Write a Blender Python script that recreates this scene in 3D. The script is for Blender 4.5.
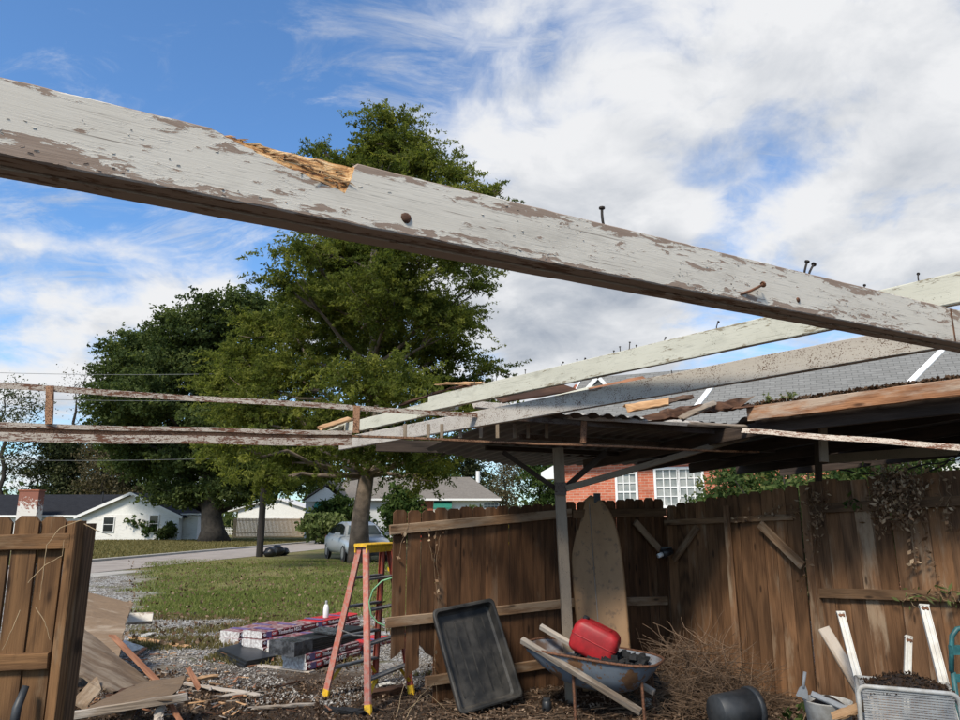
import bpy, math, random
import numpy as np
from mathutils import Matrix, Vector, noise as mnoise
R = math.radians
random.seed(7); rng = np.random.default_rng(7)
scene = bpy.context.scene
C = scene.collection
for o in list(bpy.data.objects): bpy.data.objects.remove(o)

# ------------------------------------------------------------------ camera
PITCH = 12.1; F = 721.0; EYE = 1.7
cam_data = bpy.data.cameras.new('camera'); cam = bpy.data.objects.new('camera', cam_data); C.objects.link(cam)
cam_data.sensor_width = 36; cam_data.lens = F/960*36; cam_data.clip_end = 2000; cam_data.clip_start = 0.05
cam.location = (0, 0, EYE); cam.rotation_euler = (R(90+PITCH), 0, 0)
scene.camera = cam
# ------------------------------------------------------------------ light
SUN_EL, SUN_AZ = 46, 207            # azimuth clockwise from +Y (the way the camera looks): behind and left of the camera
world = bpy.data.worlds.new('World'); scene.world = world; world.use_nodes = True
sun_data = bpy.data.lights.new('sun', 'SUN'); sun = bpy.data.objects.new('sun', sun_data); C.objects.link(sun)
sun_data.energy = 2.7; sun_data.angle = R(12); sun_data.color = (1, .91, .76)
sd = Vector((math.sin(R(SUN_AZ))*math.cos(R(SUN_EL)), math.cos(R(SUN_AZ))*math.cos(R(SUN_EL)), math.sin(R(SUN_EL))))
sun.rotation_euler = sd.to_track_quat('Z', 'Y').to_euler(); sun.location = (0, -5, 30)
vs = scene.view_settings
vs.view_transform = 'Standard'; vs.look = 'None'; vs.gamma = 1; vs.exposure = 0.95; vs.use_curve_mapping = False
scene.render.engine = 'CYCLES'

def at(px, py, Y):
    """photo pixel + distance ahead of the camera -> point of the place"""
    a = R(PITCH); yc = 360-py
    fw = F*math.cos(a)-yc*math.sin(a); up = F*math.sin(a)+yc*math.cos(a)
    s = Y/fw
    return Vector(((px-480)*s, Y, EYE+up*s))
SL = 0.012
def gz(Y): return -SL*max(0.0, Y-12)
def gr(px, py):
    """photo pixel -> point on the ground"""
    a = R(PITCH); yc = 360-py
    fw = F*math.cos(a)-yc*math.sin(a); up = F*math.sin(a)+yc*math.cos(a)
    r = up/fw
    Y = -EYE/r
    if Y > 12: Y = (EYE-12*SL)/(-r-SL)
    return Vector(((px-480)/fw*Y, Y, gz(Y)))

# ------------------------------------------------------------------ node helper
class N:
    def __init__(s, tree): s.t = tree; s.n = tree.nodes; s.l = tree.links
    def new(s, typ, **kw):
        n = s.n.new(typ)
        for k, v in kw.items(): setattr(n, k, v)
        return n
    def link(s, a, b): s.l.new(a, b)
    def setv(s, sock, v):
        if hasattr(v, 'is_linked') or isinstance(v, bpy.types.NodeSocket): s.l.new(v, sock)
        else: sock.default_value = v
    def math(s, op, a, b=None, c=None, clamp=False):
        n = s.new('ShaderNodeMath', operation=op); n.use_clamp = clamp
        s.setv(n.inputs[0], a)
        if b is not None: s.setv(n.inputs[1], b)
        if c is not None: s.setv(n.inputs[2], c)
        return n.outputs[0]
    def vmath(s, op, a, b=None):
        n = s.new('ShaderNodeVectorMath', operation=op); s.setv(n.inputs[0], a)
        if b is not None: s.setv(n.inputs[1], b)
        return n.outputs['Value'] if op in ('DOT_PRODUCT', 'LENGTH', 'DISTANCE') else n.outputs[0]
    def noise(s, vec, scale, detail=4, rough=.55, dist=0.0):
        n = s.new('ShaderNodeTexNoise'); s.setv(n.inputs['Vector'], vec)
        n.inputs['Scale'].default_value = scale; n.inputs['Detail'].default_value = detail
        n.inputs['Roughness'].default_value = rough; n.inputs['Distortion'].default_value = dist
        return n.outputs['Fac']
    def voro(s, vec, scale, feature='F1', out='Distance'):
        n = s.new('ShaderNodeTexVoronoi', feature=feature); s.setv(n.inputs['Vector'], vec); n.inputs['Scale'].default_value = scale
        return n.outputs[out]
    def ramp(s, fac, stops):
        n = s.new('ShaderNodeValToRGB'); s.setv(n.inputs[0], fac); e = n.color_ramp.elements
        while len(e) < len(stops): e.new(.5)
        for el, (p, c) in zip(e, stops):
            el.position = p; el.color = (c, c, c, 1) if isinstance(c, (int, float)) else (*c, 1)
        return n.outputs[0]
    def step(s, v, lo, hi):
        n = s.new('ShaderNodeMapRange', interpolation_type='SMOOTHSTEP'); s.setv(n.inputs[0], v)
        s.setv(n.inputs[1], lo); s.setv(n.inputs[2], hi); return n.outputs[0]
    def mix(s, f, a, b, blend='MIX'):
        n = s.new('ShaderNodeMix', data_type='RGBA', blend_type=blend)
        s.setv(n.inputs[0], f)
        for i, v in ((6, a), (7, b)):
            s.setv(n.inputs[i], (*v, 1) if isinstance(v, tuple) and len(v) == 3 else v)
        return n.outputs[2]
    def scale(s, vec, sc):
        n = s.new('ShaderNodeMapping'); s.setv(n.inputs[0], vec); n.inputs[3].default_value = sc; return n.outputs[0]
    def bump(s, h, strength=.3, dist=.01):
        n = s.new('ShaderNodeBump'); s.setv(n.inputs['Height'], h); n.inputs['Strength'].default_value = strength
        n.inputs['Distance'].default_value = dist; return n.outputs[0]

# ------------------------------------------------------------------ sky with clouds
def build_sky():
    t = N(world.node_tree); t.n.clear()
    out = t.new('ShaderNodeOutputWorld'); bg = t.new('ShaderNodeBackground'); t.link(bg.outputs[0], out.inputs[0])
    sky = t.new('ShaderNodeTexSky', sky_type='NISHITA'); sky.sun_disc = False
    sky.sun_elevation = R(SUN_EL); sky.sun_rotation = R(SUN_AZ); sky.air_density = 1.0; sky.dust_density = .6; sky.ozone_density = 1.6
    d = t.new('ShaderNodeTexCoord').outputs['Generated']
    sx = t.new('ShaderNodeSeparateXYZ'); t.link(d, sx.inputs[0])
    zz = t.math('ADD', t.math('MAXIMUM', sx.outputs[2], 0.0), .30)
    cx = t.new('ShaderNodeCombineXYZ'); t.link(t.math('DIVIDE', sx.outputs[0], zz), cx.inputs[0]); t.link(t.math('DIVIDE', sx.outputs[1], zz), cx.inputs[1])
    p = t.vmath('ADD', cx.outputs[0], (3.1, 1.7, 0))
    def blob(px, py, inner, outer):
        v = (at(px, py, 10)-Vector((0, 0, EYE))).normalized()
        dt = t.vmath('DOT_PRODUCT', t.vmath('NORMALIZE', d), tuple(v))
        return t.step(dt, math.cos(R(outer)), math.cos(R(inner)))
    bias = t.math('MULTIPLY', blob(800, 190, 8, 38), .10)
    bias = t.math('ADD', bias, t.math('MULTIPLY', blob(90, 262, 3, 14), .155))
    bias = t.math('ADD', bias, t.math('MULTIPLY', blob(560, 320, 3, 13), .10))
    bias = t.math('SUBTRACT', bias, t.math('MULTIPLY', blob(70, 60, 6, 25), .15))
    bias = t.math('ADD', bias, .03)
    def density(q):
        n1 = t.noise(q, 1.7, 3, .5, .25); n2 = t.noise(q, 5.5, 9, .60, .35)
        return t.math('ADD', t.math('ADD', t.math('MULTIPLY', n1, .62), t.math('MULTIPLY', n2, .38)), bias)
    dn = density(p); up_ = density(t.vmath('ADD', p, (-.05, -.13, 0)))
    fac = t.step(dn, .485, .655)
    wisp = t.math('MULTIPLY', t.step(t.math('ADD', t.noise(t.scale(p, (1.0, 2.4, 1)), 3.0, 9, .68, 1.3), t.math('MULTIPLY', bias, .8)), .42, .80), .75)
    fac = t.math('MAXIMUM', fac, wisp)
    relief = t.math('MULTIPLY', t.math('SUBTRACT', dn, up_), 4.2)
    lum = t.math('SUBTRACT', t.math('ADD', .86, relief), t.math('MULTIPLY', t.step(dn, .60, .80), .42))
    lum = t.math('MINIMUM', t.math('MAXIMUM', lum, 0.0), 1.0)
    cc = t.mix(lum, (2.0, 2.25, 2.65), (4.5, 4.55, 4.65))
    blue = t.mix(1.0, sky.outputs[0], (.62, .88, 1.10), 'MULTIPLY')
    t.link(t.mix(fac, blue, cc), bg.inputs[0]); bg.inputs[1].default_value = .1
build_sky()

# ------------------------------------------------------------------ materials
MATS = {}
def mat(name):
    m = bpy.data.materials.new(name); m.use_nodes = True; t = N(m.node_tree)
    b = t.n['Principled BSDF']; MATS[name] = m
    return m, t, b
def objco(t, rnd=True):
    c = t.new('ShaderNodeTexCoord').outputs['Object']
    if rnd:
        oi = t.new('ShaderNodeObjectInfo'); r = t.math('MULTIPLY', oi.outputs['Random'], 53.0)
        return t.vmath('ADD', c, r), oi.outputs['Random']
    return c, None

def wood(name, dark, light, grey=None, greyamt=.4, rough=.85, tint=.35, wet=None, knots=True, sc=1.0, rings=True):
    """planks: local X is the grain"""
    m, t, b = mat(name); p, rnd = objco(t)
    g1 = t.noise(t.scale(p, (1.6*sc, 24*sc, 24*sc)), 1, 5, .62, 1.0)
    g2 = t.noise(t.scale(p, (5*sc, 120*sc, 120*sc)), 1, 3, .6)
    w = t.new('ShaderNodeTexWave', wave_type='RINGS', rings_direction='Y'); t.link(t.scale(p, (1.3, 9, 9)), w.inputs[0])
    w.inputs['Scale'].default_value = 1.4; w.inputs['Distortion'].default_value = 9; w.inputs['Detail'].default_value = 3; w.inputs['Detail Scale'].default_value = .6
    f = t.math('ADD', t.math('MULTIPLY', g1, .55), t.math('MULTIPLY', w.outputs['Fac'] if rings else t.noise(t.scale(p, (6, 34, 34)), 1, 6, .7), .28))
    f = t.math('ADD', f, t.math('MULTIPLY', t.math('SUBTRACT', g2, .5), .55))
    col = t.ramp(f, [(.10, dark), (.74, light)])
    if grey:
        gm = t.step(t.math('ADD', t.noise(t.scale(p, (1.6, 7, 7)), 1, 6, .65), t.math('MULTIPLY', t.math('SUBTRACT', rnd, .5), .22)), .62-greyamt*.4, .80-greyamt*.4)
        col = t.mix(t.math('MULTIPLY', gm, .85), col, grey)
    if knots:
        k = t.voro(t.scale(p, (2.6, 8.5, 3)), 1)
        col = t.mix(t.math('MULTIPLY', t.step(k, .16, .05), .8), col, tuple(c*.35 for c in dark))
    col = t.mix(1.0, col, t.ramp(rnd, [(0, 1-tint), (1, 1+tint*.6)]), 'MULTIPLY')
    crack = t.step(g2, .36, .30)
    col = t.mix(t.math('MULTIPLY', crack, .38), col, tuple(c*.3 for c in dark))
    t.link(col, b.inputs['Base Color']); b.inputs['Roughness'].default_value = rough; b.inputs['Specular IOR Level'].default_value = .25
    t.link(t.bump(t.math('ADD', g2, t.math('MULTIPLY', f, .7)), .55, .004), b.inputs['Normal'])
    return m
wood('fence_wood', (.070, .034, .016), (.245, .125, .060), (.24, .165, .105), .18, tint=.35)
wood('fence_wood_shade', (.036, .016, .007), (.142, .068, .031), (.13, .08, .048), .12, tint=.35)  # darker copy of fence_wood: the roof's shade on the middle fence, in the colour
wood('fence_wood_grey', (.065, .033, .017), (.27, .145, .075), (.29, .21, .14), .26, tint=.4)
wood('rail_wood', (.065, .036, .02), (.24, .14, .075), (.25, .18, .12), .3)
wood('gate_wood', (.052, .025, .011), (.205, .108, .047), (.2, .14, .085), .16)
wood('grey_wood', (.10, .075, .055), (.30, .24, .185), (.34, .30, .26), .5)
wood('plywood', (.085, .06, .042), (.25, .17, .105), (.27, .215, .16), .25, knots=False, sc=2.6, rings=False)
wood('ply_dark', (.06, .043, .032), (.19, .128, .08), (.22, .175, .13), .3, knots=False, sc=2.6, rings=False)
wood('red_wood', (.13, .05, .025), (.33, .16, .09), None, knots=False)
wood('tan_wood', (.30, .16, .075), (.60, .38, .21), None, knots=False)
wood('raw_wood', (.13, .04, .012), (.86, .60, .32), None, knots=False, tint=.1, sc=11)
wood('rot_wood', (.025, .012, .008), (.12, .06, .035), (.16, .12, .09), .2, knots=False)
wood('edge_wood', (.11, .042, .018), (.34, .17, .085), (.33, .26, .20), .30)
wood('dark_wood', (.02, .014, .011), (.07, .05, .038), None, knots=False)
wood('far_fence', (.26, .175, .10), (.42, .30, .185), (.42, .33, .23), .2, knots=False)

def peel(name, paint, paint2, under, under2, amt=.5, speck=0.0, grain=.5, edge=True, rough=.75, half=.07, rust=None, sc=1.0):
    """flaking paint; local X is the grain, local Y runs across the face"""
    m, t, b = mat(name); p, rnd = objco(t)
    c0 = t.new('ShaderNodeTexCoord').outputs['Object']; sx = t.new('ShaderNodeSeparateXYZ'); t.link(c0, sx.inputs[0])
    big = t.noise(t.scale(p, (3.0*sc, 16*sc, 16*sc)), 1, 4, .6)
    chip = t.noise(t.scale(p, (13*sc, 60*sc, 60*sc)), 1, 6, .68, .5)
    fine = t.noise(t.scale(p, (34, 150, 150)), 1, 3, .6)
    grn = t.noise(t.scale(p, (7, 330, 330)), 1, 4, .65)
    v = t.math('ADD', t.math('MULTIPLY', big, .50), t.math('MULTIPLY', chip, .58))
    v = t.math('ADD', v, t.math('MULTIPLY', t.math('SUBTRACT', fine, .5), .13))
    if edge:                                                   # arrises lose their paint first
        e = t.math('DIVIDE', t.math('ABSOLUTE', sx.outputs[1]), half)
        v = t.math('ADD', v, t.math('MULTIPLY', t.step(e, .25, 1.1), .10))
        v = t.math('ADD', v, t.math('MULTIPLY', t.step(e, .93, 1.0), .06))
    th = .74-amt*.26
    f = t.step(v, th, th+.012)
    lift = t.step(v, th-.035, th)
    pc = t.mix(t.noise(t.scale(p, (3, 9, 9)), 1, 5, .6), paint, paint2)
    pc = t.mix(t.math('MULTIPLY', t.step(grn, .40, .33), grain), pc, tuple(c*.42 for c in paint))
    st = t.step(t.noise(t.scale(p, (2.2, 6, 6)), 1, 7, .7, .6), .50, .72)
    pc = t.mix(t.math('MULTIPLY', st, .45), pc, tuple(c*.55 for c in paint2))
    ck = t.math('MULTIPLY', t.step(t.noise(t.scale(p, (2.5*sc, 170*sc, 170*sc)), 1, 4, .6, .3), .37, .33), t.step(t.noise(t.scale(p, (4, 12, 12)), 1, 3), .42, .6))
    pc = t.mix(t.math('MULTIPLY', ck, grain), pc, tuple(c*.5 for c in under))
    uc = t.mix(t.noise(t.scale(p, (9, 60, 60)), 1, 4, .6), under, under2)
    col = t.mix(f, pc, uc)
    if speck:
        s1 = t.noise(p, 150, 3, .6); s2 = t.noise(p, 9, 3, .5)
        sf = t.step(t.math('ADD', s1, t.math('MULTIPLY', s2, .35)), .86-speck*.1, .90-speck*.1)
        col = t.mix(sf, col, rust or tuple(c*.4 for c in under))
    t.link(col, b.inputs['Base Color']); b.inputs['Roughness'].default_value = rough; b.inputs['Specular IOR Level'].default_value = .25
    h = t.math('ADD', t.math('MULTIPLY', t.math('SUBTRACT', 1.0, f), .6), t.math('MULTIPLY', grn, .5))
    h = t.math('ADD', h, t.math('MULTIPLY', lift, .35))
    t.link(t.bump(h, .42, .003), b.inputs['Normal'])
    return m
peel('peel_white', (.66, .625, .56), (.50, .46, .40), (.20, .14, .105), (.34, .265, .215), .47, grain=.75)
peel('peel_under', (.50, .44, .39), (.40, .35, .31), (.17, .115, .085), (.27, .20, .155), .62, edge=False)
peel('peel_green', (.56, .55, .47), (.43, .415, .34), (.26, .23, .16), (.20, .165, .12), .30, speck=.1, grain=.7)
peel('peel_grey', (.46, .43, .39), (.36, .33, .295), (.21, .165, .13), (.15, .10, .07), .22, speck=1.0, grain=.35, rust=(.10, .06, .04))
peel('rust_white', (.56, .51, .44), (.36, .29, .23), (.17, .08, .045), (.10, .045, .028), .70, speck=1.2, grain=.1, edge=False, rust=(.12, .05, .03), sc=2.2)
peel('rust_brown', (.30, .17, .10), (.22, .11, .06), (.13, .055, .03), (.08, .035, .022), .5, speck=1.5, grain=.1, edge=False)
peel('rust_dark', (.13, .105, .09), (.10, .075, .06), (.07, .038, .026), (.05, .028, .02), .5, speck=1, grain=.1, edge=False)
peel('post_paint', (.27, .215, .16), (.19, .15, .11), (.20, .15, .11), (.14, .10, .075), .35, speck=.4)
peel('white_brick', (.70, .69, .67), (.60, .59, .57), (.40, .35, .31), (.33, .28, .24), .30, grain=0, edge=False)

def plain(name, col, rough=.6, metal=0, var=.25, nsc=8, bump=0, spec=.4, col2=None):
    m, t, b = mat(name); p, _ = objco(t)
    n = t.noise(p, nsc, 5, .6)
    c2 = col2 or tuple(c*(1-var) for c in col)
    t.link(t.mix(t.step(n, .35, .65), c2, col), b.inputs['Base Color'])
    b.inputs['Roughness'].default_value = rough; b.inputs['Metallic'].default_value = metal; b.inputs['Specular IOR Level'].default_value = spec
    if bump: t.link(t.bump(t.noise(p, nsc*3, 4, .6), bump, .01), b.inputs['Normal'])
    return m
plain('white_paint', (.54, .53, .50), .55, col2=(.44, .42, .385), nsc=12)
plain('white_dirty', (.52, .505, .47), .55, col2=(.36, .335, .295), nsc=14)
plain('trim_white', (.68, .68, .68), .5, var=.06)
plain('siding_white', (.70, .70, .68), .7, var=.10)
plain('nail_steel', (.05, .042, .038), .7, .6, var=.4, nsc=60)
plain('rust_iron', (.17, .075, .04), .85, .2, col2=(.07, .035, .022), nsc=60)
plain('ladder_red', (.36, .07, .045), .6, col2=(.28, .08, .055), nsc=18)
plain('ladder_worn', (.40, .115, .08), .65, col2=(.36, .21, .17), nsc=26)
plain('ladder_yellow', (.72, .43, .02), .55, col2=(.45, .27, .03), nsc=26)
plain('aluminium', (.30, .29, .28), .45, .6, var=.35, nsc=20)
plain('black_plastic', (.018, .019, .021), .42, var=.4, nsc=12, bump=.1)
plain('bag_black', (.014, .014, .016), .32, var=.4, nsc=14, bump=.6)
plain('pot_black', (.022, .025, .029), .5, col2=(.04, .043, .047), nsc=9)
plain('tub_black', (.012, .012, .012), .6, col2=(.055, .05, .044), nsc=4, bump=.15)
plain('can_red', (.33, .014, .018), .5, col2=(.22, .012, .014), nsc=11, bump=.08)
plain('charcoal', (.018, .018, .019), .9, var=.5, nsc=20, bump=.5)
plain('soil', (.045, .028, .019), .95, col2=(.02, .013, .01), nsc=40, bump=.8)
plain('twig', (.165, .105, .065), .85, col2=(.08, .05, .03), nsc=9)
plain('vine_stem', (.20, .13, .075), .8, var=.4, nsc=9)
plain('vine_pale', (.36, .26, .15), .8, var=.3, nsc=9)
plain('hose_green', (.16, .34, .18), .5, var=.2)
plain('teal_metal', (.03, .13, .14), .5, var=.4, nsc=20)
plain('grey_plastic', (.30, .31, .32), .5, var=.25)
plain('bundle_white', (.60, .60, .60), .5, col2=(.30, .27, .27), nsc=30)
plain('bundle_maroon', (.15, .016, .028), .4, var=.3)
plain('bundle_maroon_top', (.17, .022, .032), .35, col2=(.36, .28, .28), nsc=16)
plain('bundle_purple', (.15, .11, .25), .4, var=.2)
plain('bundle_red', (.55, .03, .035), .4, var=.2)
plain('print_white', (.75, .74, .74), .5, var=.1)
plain('wrap_grey', (.085, .09, .10), .25, col2=(.022, .023, .026), nsc=12, bump=.5)
plain('tyre', (.02, .02, .021), .8)
plain('rim_silver', (.45, .46, .47), .35, .7)
plain('glass_dark', (.012, .015, .018), .06, spec=.6, var=.3)
plain('pane_glass', (.10, .125, .14), .08, spec=.6, var=.5, nsc=1.5)
plain('curtain_glass', (.30, .31, .30), .15, spec=.5, col2=(.16, .18, .18), nsc=2.2)
plain('car_trim', (.03, .03, .032), .5)
plain('lamp_red', (.35, .02, .02), .25)
plain('lamp_clear', (.55, .56, .56), .15)
plain('awning_green', (.02, .16, .115), .6, var=.2)
plain('bark', (.17, .13, .10), .95, col2=(.085, .065, .05), nsc=3, bump=.9)
plain('bark_dark', (.035, .03, .026), .95, var=.5, nsc=4, bump=.8)
plain('pole_wood', (.022, .018, .016), .9, var=.4, nsc=3)
plain('concrete', (.36, .34, .31), .9, var=.2, nsc=2)
plain('asphalt', (.30, .265, .24), .95, col2=(.24, .21, .19), nsc=1.2)
plain('wire', (.13, .135, .14), .6)
plain('door_dark', (.10, .05, .035), .6)
plain('yellow_paint', (.62, .45, .04), .6, var=.2)
plain('brick_far', (.36, .13, .08), .9, var=.25)
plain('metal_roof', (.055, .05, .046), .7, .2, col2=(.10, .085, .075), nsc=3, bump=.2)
plain('mesh_fabric', (.36, .36, .35), .8, col2=(.27, .265, .26), nsc=10)
plain('barrow_inside', (.20, .22, .25), .7, col2=(.11, .07, .05), nsc=6)
m, t, b = mat('car_silver')
b.inputs['Base Color'].default_value = (.50, .54, .58, 1); b.inputs['Metallic'].default_value = .55; b.inputs['Roughness'].default_value = .32
t.link(t.bump(t.noise(objco(t)[0], 3, 2), .02, .01), b.inputs['Normal'])
m, t, b = mat('barrow_blue'); p, _ = objco(t)
v = t.math('ADD', t.math('MULTIPLY', t.noise(p, 5, 5, .6), .7), t.math('MULTIPLY', t.noise(p, 26, 4, .6), .3))
c = t.mix(t.noise(p, 16, 4, .6), (.17, .20, .24), (.10, .125, .155))
t.link(t.ramp(t.step(v, .52, .545), [(0, (1, 1, 1)), (1, (0, 0, 0))]), b.inputs['Roughness']); 
for l in list(b.inputs['Roughness'].links): t.l.remove(l)
t.link(t.mix(t.step(v, .535, .555), c, t.mix(t.noise(p, 40, 4, .6), (.085, .035, .02), (.22, .12, .055))), b.inputs['Base Color']); b.inputs['Roughness'].default_value = .65
m, t, b = mat('splinter_wood'); p, _ = objco(t, False)
f1 = t.noise(t.scale(p, (3.5, 150, 90)), 1, 5, .7, .6); f2 = t.noise(t.scale(p, (9, 480, 300)), 1, 3, .6); f3 = t.noise(t.scale(p, (7, 22, 22)), 1, 4, .6)
v = t.math('ADD', t.math('ADD', t.math('MULTIPLY', f1, .6), t.math('MULTIPLY', f2, .4)), t.math('MULTIPLY', t.math('SUBTRACT', f3, .5), .45))
t.link(t.ramp(v, [(.34, (.045, .016, .007)), (.44, (.26, .10, .028)), (.52, (.58, .31, .11)), (.64, (.82, .60, .35))]), b.inputs['Base Color']); b.inputs['Roughness'].default_value = .8
t.link(t.bump(t.math('ADD', f1, f2), .9, .006), b.inputs['Normal'])
# old stained surfboard
m, t, b = mat('old_board'); p, _ = objco(t)
c = t.mix(t.noise(t.scale(p, (2, 5, 5)), 1, 6, .65), (.17, .088, .038), (.38, .23, .115))
c = t.mix(t.math('MULTIPLY', t.step(t.noise(p, 11, 5, .65), .54, .66), .6), c, (.09, .058, .038))
c = t.mix(t.step(t.voro(p, 16), .09, .05), c, (.06, .035, .02))
t.link(c, b.inputs['Base Color']); b.inputs['Roughness'].default_value = .7
# shingles
def shingle(name, a, bcol, sc=1.0):
    m, t, b = mat(name); c = t.new('ShaderNodeTexCoord').outputs['Object']
    br = t.new('ShaderNodeTexBrick'); t.link(t.scale(c, (1, 1, 1)), br.inputs[0]); br.inputs['Scale'].default_value = 1.0*sc
    br.inputs['Brick Width'].default_value = .32; br.inputs['Row Height'].default_value = .145; br.inputs['Mortar Size'].default_value = .011
    br.inputs['Color1'].default_value = (*a, 1); br.inputs['Color2'].default_value = (*bcol, 1); br.inputs['Mortar'].default_value = (*[x*.42 for x in a], 1)
    br.inputs['Bias'].default_value = 0
    cc = t.mix(t.math('MULTIPLY', t.noise(t.scale(c, (5, 15, 5)), 1, 6, .75), 1.0), br.outputs['Color'], tuple(x*.55 for x in a))
    t.link(cc, b.inputs['Base Color']); b.inputs['Roughness'].default_value = .95; b.inputs['Specular IOR Level'].default_value = .15
    t.link(t.bump(br.outputs['Fac'], -.5, .02), b.inputs['Normal'])
shingle('shingle_grey', (.20, .20, .195), (.27, .27, .265))
shingle('shingle_black', (.020, .021, .026), (.034, .036, .043))
shingle('shingle_brown', (.20, .18, .16), (.27, .245, .22))
def brickmat(name, a, bcol, mortar, sc=1.0):
    m, t, b = mat(name); c = t.new('ShaderNodeTexCoord').outputs['Object']
    br = t.new('ShaderNodeTexBrick'); t.link(c, br.inputs[0]); br.inputs['Scale'].default_value = sc
    br.inputs['Brick Width'].default_value = .215; br.inputs['Row Height'].default_value = .075; br.inputs['Mortar Size'].default_value = .008
    br.inputs['Color1'].default_value = (*a, 1); br.inputs['Color2'].default_value = (*bcol, 1); br.inputs['Mortar'].default_value = (*mortar, 1)
    cc = t.mix(t.math('MULTIPLY', t.step(t.noise(c, 2.2, 5, .65), .45, .7), .45), br.outputs['Color'], tuple(x*.6 for x in a))
    t.link(cc, b.inputs['Base Color']); b.inputs['Roughness'].default_value = .92
    t.link(t.bump(br.outputs['Fac'], -.4, .01), b.inputs['Normal'])
brickmat('brick_red', (.40, .10, .05), (.50, .155, .09), (.44, .29, .22))
m, t, b = mat('chimney_brick'); p, _ = objco(t, False)
bz = t.new('ShaderNodeSeparateXYZ'); t.link(p, bz.inputs[0])
v = t.math('ADD', t.noise(p, 3.4, 6, .7), t.math('MULTIPLY', bz.outputs[1], .16))
t.link(t.mix(t.step(v, .62, .70), (.56, .54, .52), (.22, .085, .06)), b.inputs['Base Color']); b.inputs['Roughness'].default_value = .9

def leafmat(name, c1, c2, c3, trans=.35, rough=.6):
    m = bpy.data.materials.new(name); m.use_nodes = True; MATS[name] = m; t = N(m.node_tree); t.n.clear()
    out = t.new('ShaderNodeOutputMaterial')
    a = t.new('ShaderNodeAttribute', attribute_name='var')
    col = t.ramp(a.outputs['Fac'], [(0, c1), (.55, c2), (1, c3)])
    d = t.new('ShaderNodeBsdfDiffuse'); t.link(col, d.inputs[0])
    tr = t.new('ShaderNodeBsdfTranslucent'); t.link(t.mix(1.0, col, (1.15, 1.2, .6), 'MULTIPLY'), tr.inputs[0])
    mx = t.new('ShaderNodeMixShader'); mx.inputs[0].default_value = trans; t.link(d.outputs[0], mx.inputs[1]); t.link(tr.outputs[0], mx.inputs[2])
    t.link(mx.outputs[0], out.inputs[0])
leafmat('leaf_cypress', (.060, .080, .022), (.135, .155, .040), (.23, .235, .058), .55)
leafmat('leaf_oak', (.036, .054, .022), (.075, .10, .038), (.13, .155, .058), .42)
leafmat('leaf_pine', (.032, .042, .022), (.07, .082, .04), (.12, .12, .065), .35)
leafmat('leaf_tan', (.05, .045, .028), (.10, .085, .05), (.16, .13, .08), .3)
leafmat('leaf_shrub', (.018, .034, .012), (.05, .082, .024), (.12, .15, .05), .35)
leafmat('leaf_bush_light', (.06, .085, .028), (.12, .15, .055), (.22, .24, .11), .35)
leafmat('leaf_myrtle', (.022, .042, .016), (.065, .10, .035), (.16, .17, .06), .4)
leafmat('leaf_dead', (.09, .05, .03), (.27, .175, .11), (.50, .38, .26), .25)
leafmat('leaf_litter', (.035, .02, .013), (.11, .07, .045), (.30, .22, .16), .1)
leafmat('grass_blade', (.12, .155, .046), (.21, .225, .08), (.35, .31, .17), .45)
leafmat('grass_dry', (.10, .085, .035), (.17, .145, .065), (.26, .22, .12), .3)
leafmat('stone_chip', (.09, .08, .072), (.21, .195, .18), (.46, .44, .41), 0)
leafmat('flower_mix', (.55, .38, .01), (.62, .45, .02), (.60, .05, .05), .2)

# ------------------------------------------------------------------ mesh helpers
WM = {}
I4 = Matrix.Identity(4)
def T(x, y=None, z=None):
    return Matrix.Translation((x, y, z) if y is not None else x)
def basis(o, x, y, z):
    m = Matrix.Identity(4)
    for i, v in enumerate((x, y, z)): m[0][i], m[1][i], m[2][i] = v
    m.translation = o; return m
def frame(p0, p1, hint):
    """X along p0->p1, Z as near as possible to hint, origin p0"""
    x = (Vector(p1)-Vector(p0)).normalized(); z = Vector(hint); z = (z-x*z.dot(x)).normalized(); y = z.cross(x)
    return basis(Vector(p0), x, y, z)
def put(o, M=I4, parent=None):
    C.objects.link(o); WM[o.name] = M.copy()
    if parent is not None:
        o.parent = parent; o.matrix_basis = WM[parent.name].inverted() @ M
    else: o.matrix_basis = M
    return o
def tag(o, label=None, cat=None, group=None, kind=None):
    if label: o['label'] = label
    if cat: o['category'] = cat
    if group: o['group'] = group
    if kind: o['kind'] = kind
    return o
def thing(name, label, cat, loc=(0, 0, 0), group=None, M=None):
    o = bpy.data.objects.new(name, None); o.empty_display_size = .2
    put(o, M if M is not None else T(Vector(loc))); return tag(o, label, cat, group)

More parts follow.
